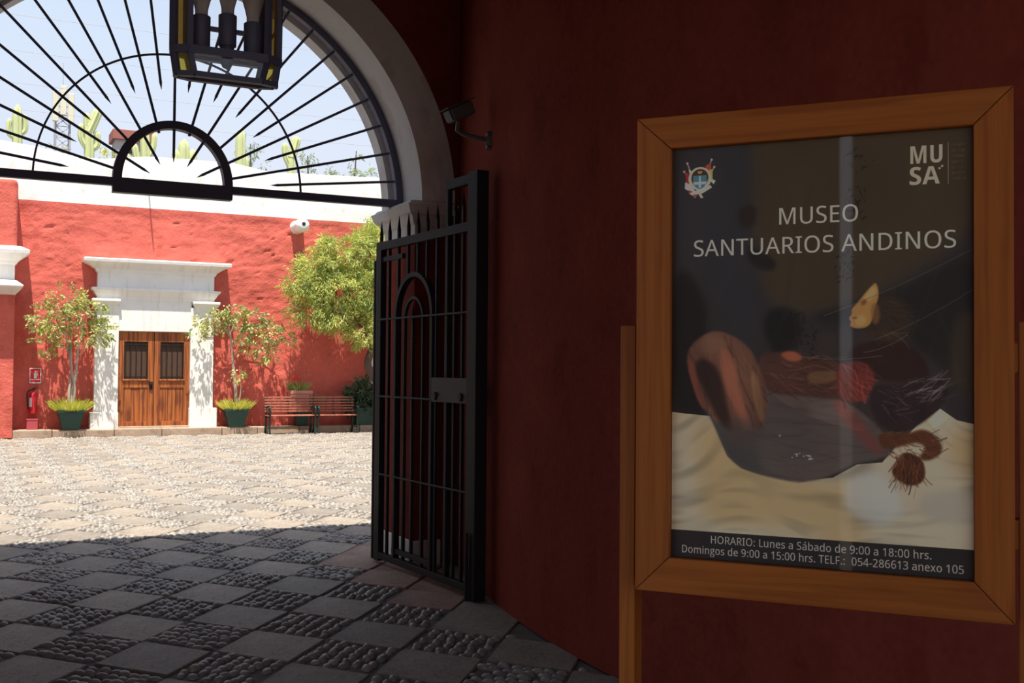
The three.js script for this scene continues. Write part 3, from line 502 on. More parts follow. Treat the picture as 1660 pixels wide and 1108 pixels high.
  // dark printed backdrop of cloth, with pane reflections painted in as soft patches
  c.fillStyle = ink(46, 41, 38); c.fillRect(0, 0, W, H);
  blob([[0.27, -0.05], [1.05, -0.05], [1.05, 0.2], [0.9, 0.28], [0.72, 0.36], [0.55, 0.41], [0.34, 0.4], [0.29, 0.28], [0.26, 0.1]], ink(62, 51, 34), 26);
  blob([[0.24, -0.02], [0.3, 0.05], [0.27, 0.16], [0.3, 0.3], [0.34, 0.5], [0.2, 0.46], [0.14, 0.35], [0.03, 0.25], [0.0, 0.1], [0.06, -0.02]], ink(47, 45, 46), 30);
  blob([[0.23, 0.155], [0.3, 0.14], [0.3, 0.2], [0.24, 0.2]], ink(38, 31, 25), 9);
  blob([[0.26, 0.235], [0.32, 0.26], [0.375, 0.285], [0.36, 0.31], [0.28, 0.295]], ink(30, 26, 23), 8);
  blob([[0.0, 0.28], [0.08, 0.32], [0.13, 0.4], [0.12, 0.5], [0.14, 0.66], [0.0, 0.68]], ink(21, 17, 15), 16);
  blob([[0.31, 0.4], [0.45, 0.39], [0.46, 0.5], [0.36, 0.52]], ink(24, 21, 20), 12);
  blob([[1.02, 0.26], [0.86, 0.33], [0.72, 0.37], [0.5, 0.41], [0.5, 0.43], [0.72, 0.44], [0.86, 0.5], [1.02, 0.62]], ink(32, 29, 25), 14);
  blob([[0.93, 0.42], [1.02, 0.4], [1.02, 0.6], [0.93, 0.58]], ink(50, 42, 29), 12);
  strokes(26, 0.3, 0.95, 0.0, 0.4, [[70, 60, 42], [48, 40, 30], [56, 52, 40]], 420, 22, 1.7, 0.9, 0.16);
  for (const [u, v, n] of [[0.635, 0.055, 14], [0.63, 0.15, 34], [0.6, 0.29, 34], [0.44, 0.43, 20], [0.48, 0.47, 24], [0.665, 0.08, 8]]) strokes(n, u - 0.03, u + 0.03, v - 0.03, v + 0.045, [[18, 16, 15]], 16, 6, 0.6, 5, 0.75);
  // pale sheet with folds
  const sheet = [[-0.05, 0.644], [0.05, 0.65], [0.15, 0.655], [0.2, 0.735], [0.33, 0.79], [0.45, 0.80], [0.56, 0.79], [0.64, 0.757], [0.72, 0.75], [0.76, 0.715], [0.83, 0.663], [0.9, 0.625], [0.95, 0.65], [1.05, 0.665], [1.05, 1.02], [-0.05, 1.02]];
  c.fillStyle = ink(168, 157, 130); inside(sheet, () => {
    c.fillRect(0, 0, W, H);
  });
  dapple(sheet, (u, v) => { const w = fbm(u * 4, v * 6, 701, 3), f = fbm(u * 5 + w * 1.5, v * 40 + w * 12 + u * 3, 711, 2), g = fbm(u * 9, v * 70 + w * 20, 721, 2), st = sstep(fbm(u * 5, v * 7, 731, 4), 0.52, 0.74); const k = 0.5 + 0.42 * sstep(f, 0.28, 0.72) + 0.22 * sstep(g, 0.3, 0.7) + 0.3 * (w - 0.5); return [k * (1 - 0.06 * st), k * (1 - 0.2 * st), k * (1 - 0.42 * st)]; });
  blob([[0.6, 0.79], [0.7, 0.765], [0.76, 0.8], [0.8, 0.86], [0.72, 0.9], [0.6, 0.87]], ink(196, 187, 164, 0.8), 16);
  blob([[0.82, 0.82], [0.95, 0.8], [1.02, 0.83], [1.02, 0.88], [0.85, 0.88]], ink(158, 150, 132, 0.7), 14);
  // the wrapped bundle
  const cloth = [[0.05, 0.52], [0.09, 0.6], [0.15, 0.67], [0.2, 0.75], [0.25, 0.778], [0.34, 0.795], [0.45, 0.806], [0.545, 0.79], [0.62, 0.757], [0.72, 0.742], [0.76, 0.725], [0.7, 0.66], [0.58, 0.6], [0.34, 0.59], [0.2, 0.55]];
  blob(cloth, ink(84, 74, 67), 5);
  c.save(); inside(cloth, () => { strokes(160, 0.1, 0.75, 0.56, 0.82, [[88, 77, 68], [66, 57, 54], [80, 66, 58]], 300, 10, 0.1, 0.6, 0.3); blob([[0.1, 0.62], [0.2, 0.68], [0.3, 0.72], [0.34, 0.8], [0.22, 0.79]], ink(62, 60, 56, 0.8), 20); }); c.restore();
  blob([[0.55, 0.615], [0.6, 0.61], [0.69, 0.69], [0.74, 0.725], [0.69, 0.735], [0.62, 0.68]], ink(112, 60, 50, 0.75), 9);
  blob([[0.3, 0.505], [0.37, 0.5], [0.43, 0.497], [0.5, 0.525], [0.6, 0.52], [0.66, 0.55], [0.6, 0.615], [0.46, 0.6], [0.33, 0.6]], ink(66, 42, 34), 5);
  strokes(110, 0.33, 0.6, 0.505, 0.6, [[104, 66, 46], [58, 34, 28], [86, 58, 42], [44, 28, 24]], 90, 7, 0.1, 1.2, 0.55);
  blob([[0.375, 0.503], [0.43, 0.494], [0.47, 0.515], [0.42, 0.525]], ink(132, 76, 48, 0.9), 4);
  blob([[0.47, 0.545], [0.58, 0.54], [0.57, 0.57], [0.48, 0.575]], ink(104, 80, 52, 0.7), 5);
  // drawn-up knees under cloth
  const knee = [[0.047, 0.52], [0.07, 0.478], [0.147, 0.443], [0.224, 0.46], [0.275, 0.487], [0.305, 0.52], [0.345, 0.6], [0.33, 0.685], [0.262, 0.69], [0.16, 0.67], [0.1, 0.62]];
  blob(knee, ink(100, 70, 55), 4);
  c.save(); inside(knee, () => { strokes(170, 0.05, 0.33, 0.45, 0.7, [[120, 80, 60], [66, 44, 34], [100, 70, 50], [80, 52, 42]], 150, 8, 1.25, 0.7, 0.5); }); c.restore();
  blob([[0.07, 0.535], [0.11, 0.51], [0.165, 0.535], [0.19, 0.59], [0.2, 0.64], [0.235, 0.7], [0.18, 0.68], [0.13, 0.61]], ink(46, 31, 24), 8);
  blob([[0.17, 0.475], [0.225, 0.515], [0.245, 0.6], [0.285, 0.685], [0.25, 0.675], [0.2, 0.6], [0.175, 0.53]], ink(140, 88, 66, 0.8), 7);
  blob([[0.2, 0.66], [0.28, 0.655], [0.33, 0.7], [0.27, 0.74], [0.2, 0.72]], ink(74, 62, 56, 0.85), 18);
  blob([[0.05, 0.51], [0.08, 0.52], [0.1, 0.6], [0.13, 0.65], [0.09, 0.62]], ink(122, 66, 50, 0.9), 5);
  blob([[0.08, 0.475], [0.15, 0.455], [0.21, 0.475], [0.18, 0.5], [0.1, 0.505]], ink(112, 82, 62, 0.8), 7);
  blob([[0.285, 0.53], [0.32, 0.58], [0.33, 0.67], [0.305, 0.66], [0.285, 0.59]], ink(128, 100, 68, 0.7), 5);
  // dark textiles, hands, tassel
  blob([[0.6, 0.5], [0.66, 0.475], [0.78, 0.465], [0.86, 0.515], [0.87, 0.565], [0.74, 0.57], [0.62, 0.545]], ink(40, 24, 20), 7);
  blob([[0.575, 0.53], [0.64, 0.515], [0.69, 0.535], [0.7, 0.575], [0.66, 0.615], [0.59, 0.615], [0.57, 0.57]], ink(92, 42, 34), 4);
  strokes(60, 0.58, 0.68, 0.525, 0.6, [[134, 66, 52], [60, 28, 24], [110, 54, 42]], 55, 6, 0.9, 1.6, 0.6);
  blob([[0.675, 0.6], [0.7, 0.57], [0.77, 0.575], [0.83, 0.57], [0.9, 0.552], [0.932, 0.585], [0.9, 0.625], [0.84, 0.662], [0.76, 0.69], [0.69, 0.65]], ink(36, 27, 28), 4);
  strokes(46, 0.78, 0.91, 0.56, 0.62, [[120, 108, 106], [84, 74, 74], [140, 128, 122]], 70, 4, -0.5, 1.1, 0.5);
  strokes(26, 0.69, 0.78, 0.575, 0.64, [[90, 76, 74], [62, 50, 50]], 60, 4, 0.3, 1.4, 0.5);
  blob([[0.7, 0.68], [0.79, 0.686], [0.855, 0.667], [0.91, 0.704], [0.9, 0.73], [0.855, 0.745], [0.83, 0.735], [0.862, 0.715], [0.83, 0.7], [0.78, 0.712], [0.72, 0.725]], ink(84, 48, 28), 4);
  strokes(70, 0.72, 0.89, 0.68, 0.735, [[126, 76, 44], [60, 32, 20], [100, 58, 34]], 40, 5, 0.2, 1.6, 0.6);
  blob([[0.79, 0.722], [0.84, 0.735], [0.855, 0.76], [0.85, 0.79], [0.81, 0.802], [0.77, 0.79], [0.745, 0.77], [0.77, 0.745]], ink(66, 36, 20), 3);
  strokes(90, 0.76, 0.84, 0.73, 0.775, [[96, 54, 30], [50, 27, 16], [120, 70, 40]], 75, 4, 1.6, 1.3, 0.75);
  // head in profile, looking up
  blob([[0.7, 0.36], [0.77, 0.375], [0.82, 0.41], [0.82, 0.45], [0.76, 0.475], [0.68, 0.47], [0.66, 0.44], [0.7, 0.4]], ink(50, 38, 27), 10);
  strokes(60, 0.68, 0.8, 0.38, 0.46, [[80, 60, 40], [36, 27, 20], [62, 48, 34]], 70, 4, 0.5, 1.2, 0.5);
  blob([[0.702, 0.338], [0.712, 0.37], [0.695, 0.4], [0.692, 0.42], [0.676, 0.443], [0.632, 0.446], [0.614, 0.437], [0.622, 0.43], [0.611, 0.421], [0.624, 0.412], [0.62, 0.4], [0.64, 0.386], [0.668, 0.362], [0.688, 0.346]], ink(166, 122, 66), 2);
  blob([[0.695, 0.345], [0.706, 0.365], [0.68, 0.385], [0.655, 0.378], [0.675, 0.358]], ink(190, 150, 92, 0.85), 4);
  blob([[0.63, 0.42], [0.665, 0.41], [0.672, 0.435], [0.636, 0.442]], ink(196, 150, 92, 0.7), 5);
  blob([[0.652, 0.381], [0.672, 0.377], [0.668, 0.39], [0.652, 0.393]], ink(106, 66, 34, 0.8), 3);
  blob([[0.614, 0.421], [0.64, 0.417], [0.64, 0.424]], ink(116, 62, 34, 0.8), 2);
  blob([[0.68, 0.39], [0.71, 0.385], [0.715, 0.43], [0.69, 0.44]], ink(120, 84, 46, 0.7), 5);
  c.lineWidth = 3; for (const [a, b, m, n] of [[0.45, 0.51, 0.72, 0.507], [0.53, 0.415, 1.0, 0.27], [0.66, 0.5, 0.8, 0.46], [0.7, 0.47, 1.0, 0.36]]) { c.strokeStyle = ink(92, 92, 82, 0.55); c.beginPath(); c.moveTo(a * W, b * H); c.quadraticCurveTo((a + m) / 2 * W, (b + n) / 2 * H + 26, m * W, n * H); c.stroke(); }
  for (let i = 0; i < 14; i++) { c.fillStyle = ink(205, 190, 165, 0.8); c.fillRect((0.42 + R() * 0.07) * W, (0.735 + R() * 0.013) * H, 3 + R() * 9, 3 + R() * 5); }
  c.fillStyle = ink(205, 190, 165, 0.7); c.fillRect(0.38 * W, 0.695 * H, 9, 7);
  dapple(cloth, (u, v) => { const w = fbm(u * 5, v * 7, 741, 3), t = 0.8 + 0.5 * (fbm(u * 8 + w, v * 14 + w * 3, 743, 4) - 0.2); return [t, t, t]; });
  dapple(knee, (u, v) => { const w = fbm(u * 6, v * 6, 751, 3), t = 0.55 + 0.95 * fbm(u * 26 + w * 4 - v * 9, v * 9 + w * 2, 753, 3); return [t * 1.12, t, t * 0.92]; });
  dapple([[0.3, 0.46], [0.95, 0.44], [0.97, 0.66], [0.7, 0.7], [0.32, 0.61]], (u, v) => { const w = fbm(u * 8, v * 8, 761, 3), t = 0.55 + 1.0 * fbm(u * 18 + w * 3, v * 26 + w * 4, 763, 4); return [t * 1.08, t, t * 0.97]; });
  dapple([[-0.1, -0.1], [1.1, -0.1], [1.1, 0.66], [-0.1, 0.66]], (u, v) => { const t = 0.86 + 0.28 * fbm(u * 7, v * 8, 771, 3); return [t, t, t]; });
  // lower band
  c.fillStyle = ink(35, 31, 30); c.fillRect(0, H * 0.934, W, H * 0.066);
  // lettering
  const text = (t, u0, u1, base, px, weight, fill, fam = 'sans-serif') => { c.save(); c.font = `${weight} ${px}px ${fam}`; c.textBaseline = 'alphabetic'; const w = c.measureText(t).width; c.translate(u0 * W, base * H); c.scale((u1 - u0) * W / w, 1); c.fillStyle = fill; c.fillText(t, 0, 0); c.restore(); };
  const wh = ink(186, 175, 158);
  text('MUSEO', 0.372, 0.648, 0.197, 98, 'normal', wh); text('SANTUARIOS ANDINOS', 0.074, 0.953, 0.266, 98, 'normal', wh);
  const ws = ink(165, 156, 143);
  text('HORARIO: Lunes a Sábado de 9:00 a 18:00 hrs.', 0.14, 0.875, 0.9615, 45, 'normal', ws); text('Domingos de 9:00 a 15:00 hrs. TELF.:  054-286613 anexo 105', 0.036, 0.972, 0.988, 45, 'normal', ws);
  const wm = ink(182, 166, 142);
  text('MU', 0.803, 0.914, 0.0735, 101, 'bold', wm); text('SA', 0.803, 0.9, 0.121, 101, 'bold', wm);
  c.fillStyle = wm; c.fillRect(0.896 * W, 0.0845 * H, 8, 8); c.fillRect(0.904 * W, 0.0800 * H, 8, 8);
  c.fillStyle = ink(130, 110, 96); c.fillRect(0.9245 * W, 0.029 * H, 3, 0.094 * H);
  for (let l = 0; l < 7; l++) for (let k = 0; k < 6; k++) { c.fillStyle = ink(84, 72, 54, 0.85); c.fillRect((0.936 + k * 0.0075) * W, (0.034 + l * 0.0125) * H, 2 + R() * 5, 6 + R() * 7); }
  // crest: ringed shield between flags
  const cx = 0.099 * W, cy = 0.079 * H; c.save(); c.translate(cx, cy); c.scale(1.18, 1.18);
  const poly = (p, f) => { c.fillStyle = f; c.beginPath(); p.forEach((q, i) => (i ? c.lineTo(...q) : c.moveTo(...q))); c.closePath(); c.fill(); };
  const staff = (x0, y0, x1, y1) => { c.strokeStyle = ink(150, 128, 106); c.lineWidth = 5; c.beginPath(); c.moveTo(x0, y0); c.lineTo(x1, y1); c.stroke(); c.fillStyle = ink(176, 160, 140); c.beginPath(); c.arc(x1, y1, 4.5, 0, 7); c.fill(); };
  staff(-14, 20, -48, -66); staff(-20, 24, -60, -36); staff(12, 18, 44, -74); staff(20, 20, 54, -46);
  poly([[-58, -34], [-40, -28], [-26, 10], [-44, 30], [-56, 20], [-52, -6]], ink(150, 46, 48)); poly([[-56, 4], [-36, 14], [-14, 44], [-36, 44], [-58, 28]], ink(196, 182, 170)); poly([[-44, -44], [-28, -34], [-26, -20], [-40, -28]], ink(190, 180, 160));
  poly([[-48, 34], [-20, 44], [-8, 56], [-40, 52]], ink(146, 40, 42)); poly([[20, -52], [40, -62], [44, -30], [28, -26]], ink(164, 70, 56)); poly([[26, -32], [48, -40], [48, 0], [34, 16], [26, 0]], ink(186, 160, 66)); poly([[44, -4], [60, 6], [52, 18], [40, 6]], ink(196, 186, 160));
  c.strokeStyle = ink(184, 172, 150); c.lineWidth = 11; c.beginPath(); c.arc(0, -6, 38, 0, 7); c.stroke();
  c.fillStyle = ink(62, 46, 30); c.beginPath(); c.arc(0, -10, 32, 0, 7); c.fill();
  poly([[-26, -18], [26, -18], [26, 8], [16, 26], [0, 34], [-16, 26], [-26, 8]], ink(72, 118, 128)); poly([[-26, 6], [26, 6], [22, 16], [-22, 16]], ink(176, 168, 166)); poly([[-3, -16], [3, -16], [5, 28], [-5, 28]], ink(160, 176, 196)); poly([[-10, -34], [10, -34], [6, -24], [-6, -24]], ink(172, 130, 84));
  poly([[-40, 46], [40, 20], [46, 30], [10, 50], [-30, 56]], ink(196, 182, 158)); poly([[-8, 48], [2, 46], [14, 66], [4, 68]], ink(190, 168, 156)); poly([[-22, 52], [-10, 52], [-16, 66], [-24, 66]], ink(160, 84, 76));
  c.restore();
  const t = new THREE.CanvasTexture(cv); t.colorSpace = THREE.SRGBColorSpace; t.anisotropy = 8; t.magFilter = THREE.LinearFilter;
  const w = xi1 - xi0, h = yi1 - yi0, print = new THREE.Mesh(new THREE.BoxGeometry(w - 0.002, h - 0.002, 0.002), [0, 1, 2, 3, 5, 4].map((k) => (k === 5 ? std({ name: 'printed poster', map: t, roughness: 0.5 }) : M.paperWhite)));
  print.name = 'museum_poster'; print.castShadow = print.receiveShadow = true;
  print.rotation.y = PT; print.position.set(...V((xi0 + xi1) / 2, (yi0 + yi1) / 2, -0.0035).applyAxisAngle(V(0, 1, 0), PT).add(V(...PO)).toArray());
  print.userData = { label: 'dark printed museum poster with white lettering and a wrapped figure', category: 'poster' };
  scene.add(print);
}

// ------------------------------------------------------------------ plants
const leafGeo = (() => { const g = new THREE.BufferGeometry(); g.setAttribute('position', new THREE.BufferAttribute(new Float32Array([0, 0, 0, -0.28, 0.45, 0.08, 0, 0.5, -0.03, 0, 0, 0, 0, 0.5, -0.03, 0.28, 0.45, 0.08, -0.28, 0.45, 0.08, 0, 1, 0.02, 0, 0.5, -0.03, 0, 0.5, -0.03, 0, 1, 0.02, 0.28, 0.45, 0.08]), 3)); g.computeVertexNormals(); return g; })();
// leaves in small sprays spread over ellipsoid lobes [x, y, z, rx, ry, rz, share]
function foliage(parent, name, lobes, n, len, wid, tones, seed, down = 0.3, per = 9, spread = 0.1) {
  const R = rng(seed), im = new THREE.InstancedMesh(leafGeo, M.leaf, n), tot = lobes.reduce((s, l) => s + l[6], 0), q = new THREE.Quaternion(), c = new THREE.Color();
  let left = 0, at, axis, tone, shade;
  for (let i = 0; i < n; i++) {
    if (left-- <= 0) {
      let t = R() * tot, l = lobes[0]; for (const k of lobes) { l = k; if ((t -= k[6]) < 0) break; }
      let d; do d = V(R() * 2 - 1, R() * 2 - 1, R() * 2 - 1); while (d.length() > 1 || d.length() < 0.05);
      const rad = Math.pow(d.length(), 0.6) * (R() < 0.12 ? 1.18 : 1), u = d.clone().normalize();
      at = V(l[0] + u.x * rad * l[3], l[1] + u.y * rad * l[4], l[2] + u.z * rad * l[5]);
      axis = u.clone().multiplyScalar(0.9).add(V((R() - 0.5) * 1.2, (R() - 0.5) * 0.9 - down, (R() - 0.5) * 1.2)).normalize();
      left = Math.floor(per * (0.5 + R())); tone = Math.floor(R() * tones.length); shade = 0.8 + 0.35 * R();
    }
    const along = (R() - 0.3) * spread * 2, p = at.clone().addScaledVector(axis, along).add(V((R() - 0.5) * spread, (R() - 0.5) * spread, (R() - 0.5) * spread));
    const dir = axis.clone().add(V((R() - 0.5) * 1.5, (R() - 0.5) * 1.2 - down * 0.4, (R() - 0.5) * 1.5)).normalize();
    q.setFromUnitVectors(V(0, 1, 0), dir).multiply(new THREE.Quaternion().setFromAxisAngle(V(0, 1, 0), R() * 6.28));
    const s = len * (0.65 + 0.6 * R());
    im.setMatrixAt(i, new THREE.Matrix4().compose(p, q, V(wid * (0.8 + 0.4 * R()), s, s)));
    const k = R() < 0.7 ? tone : Math.floor(R() * tones.length), m = shade * (0.85 + 0.3 * R()); im.setColorAt(i, c.setRGB(tones[k][0] * m, tones[k][1] * m, tones[k][2] * m));
  }
  im.name = name; im.userData.kind = 'stuff'; im.castShadow = im.receiveShadow = true; parent.add(im); return im;
}
function grassTuft(parent, name, x, y, z, r, n, h, tones, seed) {
  const R = rng(seed), im = new THREE.InstancedMesh(leafGeo, M.leaf, n), q = new THREE.Quaternion(), c = new THREE.Color();
  for (let i = 0; i < n; i++) {
    const a = R() * 6.28, rr = r * Math.sqrt(R()), lean = 0.25 + 0.75 * rr / r;
    q.setFromUnitVectors(V(0, 1, 0), V(Math.cos(a) * lean + (R() - 0.5) * 0.5, 0.9, Math.sin(a) * lean + (R() - 0.5) * 0.5).normalize());
    im.setMatrixAt(i, new THREE.Matrix4().compose(V(x + Math.cos(a) * rr, y, z + Math.sin(a) * rr), q, V(0.035, h * (0.6 + 0.6 * R()), 0.05)));
    const t = tones[Math.floor(R() * tones.length)], m = 0.8 + 0.4 * R(); im.setColorAt(i, c.setRGB(t[0] * m, t[1] * m, t[2] * m));
  }
  im.name = name; im.userData.kind = 'stuff'; im.castShadow = im.receiveShadow = true; parent.add(im);
}
const squarePot = (b, t, h, y) => { const l = lathe([[0, y], [b * 1.38, y], [t * 1.32, y + h * 0.86], [t * 1.42, y + h * 0.87], [t * 1.42, y + h], [t * 1.3, y + h], [t * 1.27, y + h * 0.93], [0, y + h * 0.93]], 4); return toCreasedNormals(l.rotateY(Math.PI / 4), 0.4); };
const GRN = [[0.52, 0.56, 0.14], [0.38, 0.46, 0.11], [0.62, 0.62, 0.24], [0.26, 0.36, 0.09], [0.60, 0.52, 0.26]];
const LIME = [[0.74, 0.74, 0.13], [0.60, 0.66, 0.12], [0.80, 0.76, 0.20]];
const KY = 0.165;                                        // top of the kerb
{ // tree with three twisted stems, left of the door
  const t = thing('potted_tree', 'small leafy tree with several pale stems in a green pot left of the wooden door', 'potted tree', [0, 0, 0]), z = -25.65;
  part(t, 'pot', squarePot(0.165, 0.275, 0.42, KY), M.pot);
  t.children.at(-1).position.set(2.155, 0, z); part(t, 'soil', new THREE.CylinderGeometry(0.3, 0.3, 0.02, 16).translate(2.155, KY + 0.39, z), M.soil);
  const up = (t0, r) => (u) => lerp(t0, r, u);
  const stems = [[[2.13, 0.5, z], [2.11, 1.0, z + 0.03], [2.16, 1.45, z - 0.04], [2.08, 1.95, z], [1.95, 2.5, z + 0.05], [1.86, 2.85, z]], [[2.19, 0.5, z + 0.02], [2.17, 0.9, z - 0.05], [2.25, 1.35, z + 0.03], [2.27, 1.8, z], [2.36, 2.3, z + 0.06], [2.45, 2.75, z]], [[2.16, 0.5, z - 0.04], [2.23, 1.0, z], [2.15, 1.5, z + 0.05], [2.13, 2.1, z], [2.12, 2.7, z - 0.05], [2.08, 3.05, z]]];
  for (const s of stems) part(t, 'stem', sweep(s.map((p) => V(...p)), up(0.036, 0.012), 7, 26), M.bark);
  for (const b of [[[2.1, 1.9, z], [1.8, 2.0, z + 0.1], [1.6, 2.05, z + 0.1]], [[2.27, 1.75, z], [2.5, 2.0, z + 0.1], [2.75, 2.15, z]], [[2.0, 2.3, z], [1.7, 2.5, z - 0.05], [1.45, 2.5, z]]]) part(t, 'branch', sweep(b.map((p) => V(...p)), up(0.016, 0.006), 6, 12), M.bark);
  foliage(t, 'leaves', [[2.02, 2.92, z + 0.05, 0.42, 0.3, 0.3, 3], [1.66, 2.55, z + 0.1, 0.4, 0.3, 0.3, 3], [2.42, 2.66, z + 0.1, 0.38, 0.32, 0.3, 3], [2.68, 2.32, z + 0.12, 0.26, 0.26, 0.25, 1.6], [1.6, 2.08, z + 0.15, 0.24, 0.28, 0.22, 1.3], [2.3, 2.15, z + 0.1, 0.3, 0.2, 0.2, 0.6], [1.78, 1.78, z + 0.15, 0.14, 0.14, 0.12, 0.3], [1.4, 2.42, z + 0.1, 0.2, 0.14, 0.15, 0.5], [2.05, 2.5, z + 0.1, 0.35, 0.25, 0.2, 0.9]], 2300, 0.095, 0.075, GRN, 501, 0.3, 9, 0.09).position.z = 0.1;
  grassTuft(t, 'grass', 2.155, KY + 0.39, z, 0.31, 620, 0.32, LIME, 511);
}
{ // tree with one trunk, right of the door
  const t = thing('potted_tree', 'small tree with one thin trunk in a green pot right of the wooden door', 'potted tree', [0, 0, 0]), z = -25.65;
  part(t, 'pot', squarePot(0.16, 0.26, 0.42, KY), M.pot); t.children.at(-1).position.set(5.72, 0, z);
  part(t, 'soil', new THREE.CylinderGeometry(0.28, 0.28, 0.02, 16).translate(5.72, KY + 0.39, z), M.soil);
  const up = (a, b) => (u) => lerp(a, b, u);
  part(t, 'stem', sweep([V(5.73, 0.5, z), V(5.70, 1.1, z + 0.02), V(5.64, 1.7, z - 0.02), V(5.58, 2.25, z), V(5.5, 2.6, z)], up(0.042, 0.02), 8, 24), M.bark);
  part(t, 'stem', sweep([V(5.76, 0.5, z), V(5.83, 1.0, z), V(5.8, 1.3, z + 0.05), V(5.86, 1.6, z)], up(0.02, 0.008), 6, 14), M.bark);
  for (const b of [[[5.6, 2.2, z], [5.3, 2.6, z], [4.95, 2.6, z]], [[5.56, 2.3, z], [5.8, 2.75, z], [6.3, 2.72, z], [6.7, 2.4, z]], [[5.6, 2.1, z], [5.95, 2.4, z + 0.1], [6.2, 2.2, z + 0.1]]]) part(t, 'branch', sweep(b.map((p) => V(...p)), up(0.018, 0.007), 6, 14), M.bark);
  foliage(t, 'leaves', [[5.55, 2.82, z + 0.08, 0.36, 0.2, 0.28, 2], [5.15, 2.62, z + 0.1, 0.36, 0.2, 0.28, 2], [4.82, 2.4, z + 0.15, 0.22, 0.22, 0.2, 1], [6.05, 2.66, z + 0.1, 0.34, 0.22, 0.28, 2], [6.42, 2.4, z + 0.12, 0.3, 0.26, 0.24, 1.8], [6.75, 2.24, z + 0.12, 0.22, 0.2, 0.2, 1], [6.2, 2.1, z + 0.14, 0.28, 0.24, 0.22, 1.6], [5.9, 2.35, z + 0.1, 0.26, 0.2, 0.2, 0.9], [6.4, 1.86, z + 0.15, 0.2, 0.16, 0.16, 0.7], [5.93, 1.95, z + 0.15, 0.13, 0.14, 0.12, 0.4], [5.72, 1.42, z + 0.1, 0.15, 0.13, 0.12, 0.5], [5.35, 2.5, z, 0.25, 0.15, 0.2, 0.5]], 2100, 0.10, 0.085, [...GRN, [0.56, 0.50, 0.24]], 521, 0.55, 9, 0.09).position.z = 0.08;
  grassTuft(t, 'grass', 5.72, KY + 0.39, z, 0.29, 520, 0.28, LIME, 531);
}
{ // feathery tree behind the gate
  const t = thing('pepper_tree', 'feathery yellow-green tree with a dark bent trunk beside the bench', 'tree', [0, 0, 0]), z = -25.1;
  part(t, 'trunk', sweep([V(9.3, -0.05, z), V(9.2, 0.6, z), V(8.98, 1.2, z), V(8.72, 1.62, z + 0.03), V(8.84, 2.1, z), V(8.7, 2.7, z), V(8.6, 3.3, z)], (u) => lerp(0.14, 0.05, u), 9, 30), M.barkDark);
  for (const b of [[[8.82, 2.1, z], [8.3, 2.7, z + 0.2], [7.5, 2.95, z + 0.1]], [[8.7, 2.7, z], [8.0, 3.6, z - 0.1], [7.4, 3.9, z]], [[8.62, 3.2, z], [8.7, 4.0, z], [8.9, 4.6, z]], [[8.8, 2.4, z], [9.3, 3.2, z], [9.7, 3.6, z]]]) part(t, 'branch', sweep(b.map((p) => V(...p)), (u) => lerp(0.04, 0.01, u), 6, 14), M.barkDark);
  const YG = [[0.62, 0.66, 0.16], [0.50, 0.57, 0.14], [0.72, 0.72, 0.22], [0.36, 0.46, 0.12]];
  foliage(t, 'leaves', [[8.2, 4.15, z, 0.75, 0.5, 0.6, 5], [9.0, 4.3, z, 0.7, 0.62, 0.6, 5], [7.55, 3.9, z, 0.5, 0.34, 0.45, 2.6], [7.25, 3.45, z + 0.1, 0.5, 0.3, 0.4, 2.4], [8.0, 3.4, z + 0.2, 0.8, 0.45, 0.5, 5], [8.8, 3.4, z + 0.2, 0.7, 0.55, 0.5, 4], [7.3, 2.85, z + 0.15, 0.48, 0.22, 0.36, 2], [7.9, 2.75, z + 0.2, 0.55, 0.25, 0.4, 2.4], [8.55, 2.45, z + 0.2, 0.45, 0.35, 0.4, 2.2], [8.95, 2.75, z + 0.1, 0.4, 0.4, 0.4, 2], [9.5, 3.6, z, 0.5, 0.6, 0.5, 2], [8.75, 4.75, z, 0.3, 0.25, 0.3, 1], [7.7, 4.4, z, 0.28, 0.18, 0.2, 0.7]], 36000, 0.11, 0.036, YG, 541, 0.35, 34, 0.15);
}
{ // dark bush in a pot at the right end of the bench
  const t = thing('potted_bush', 'dark green leafy bush in a dark pot beyond the right end of the bench', 'potted bush', [0, 0, 0]), z = -25.72;
  part(t, 'pot', squarePot(0.2, 0.26, 0.42, KY), M.pot); t.children.at(-1).position.set(8.82, 0, z);
  foliage(t, 'leaves', [[8.82, 0.85, z + 0.05, 0.36, 0.32, 0.24, 3], [8.64, 0.72, z + 0.05, 0.26, 0.26, 0.2, 1.3], [8.96, 0.72, z + 0.05, 0.26, 0.28, 0.2, 1.3]], 2200, 0.12, 0.09, [[0.06, 0.13, 0.05], [0.10, 0.18, 0.07], [0.04, 0.09, 0.04]], 551);
}
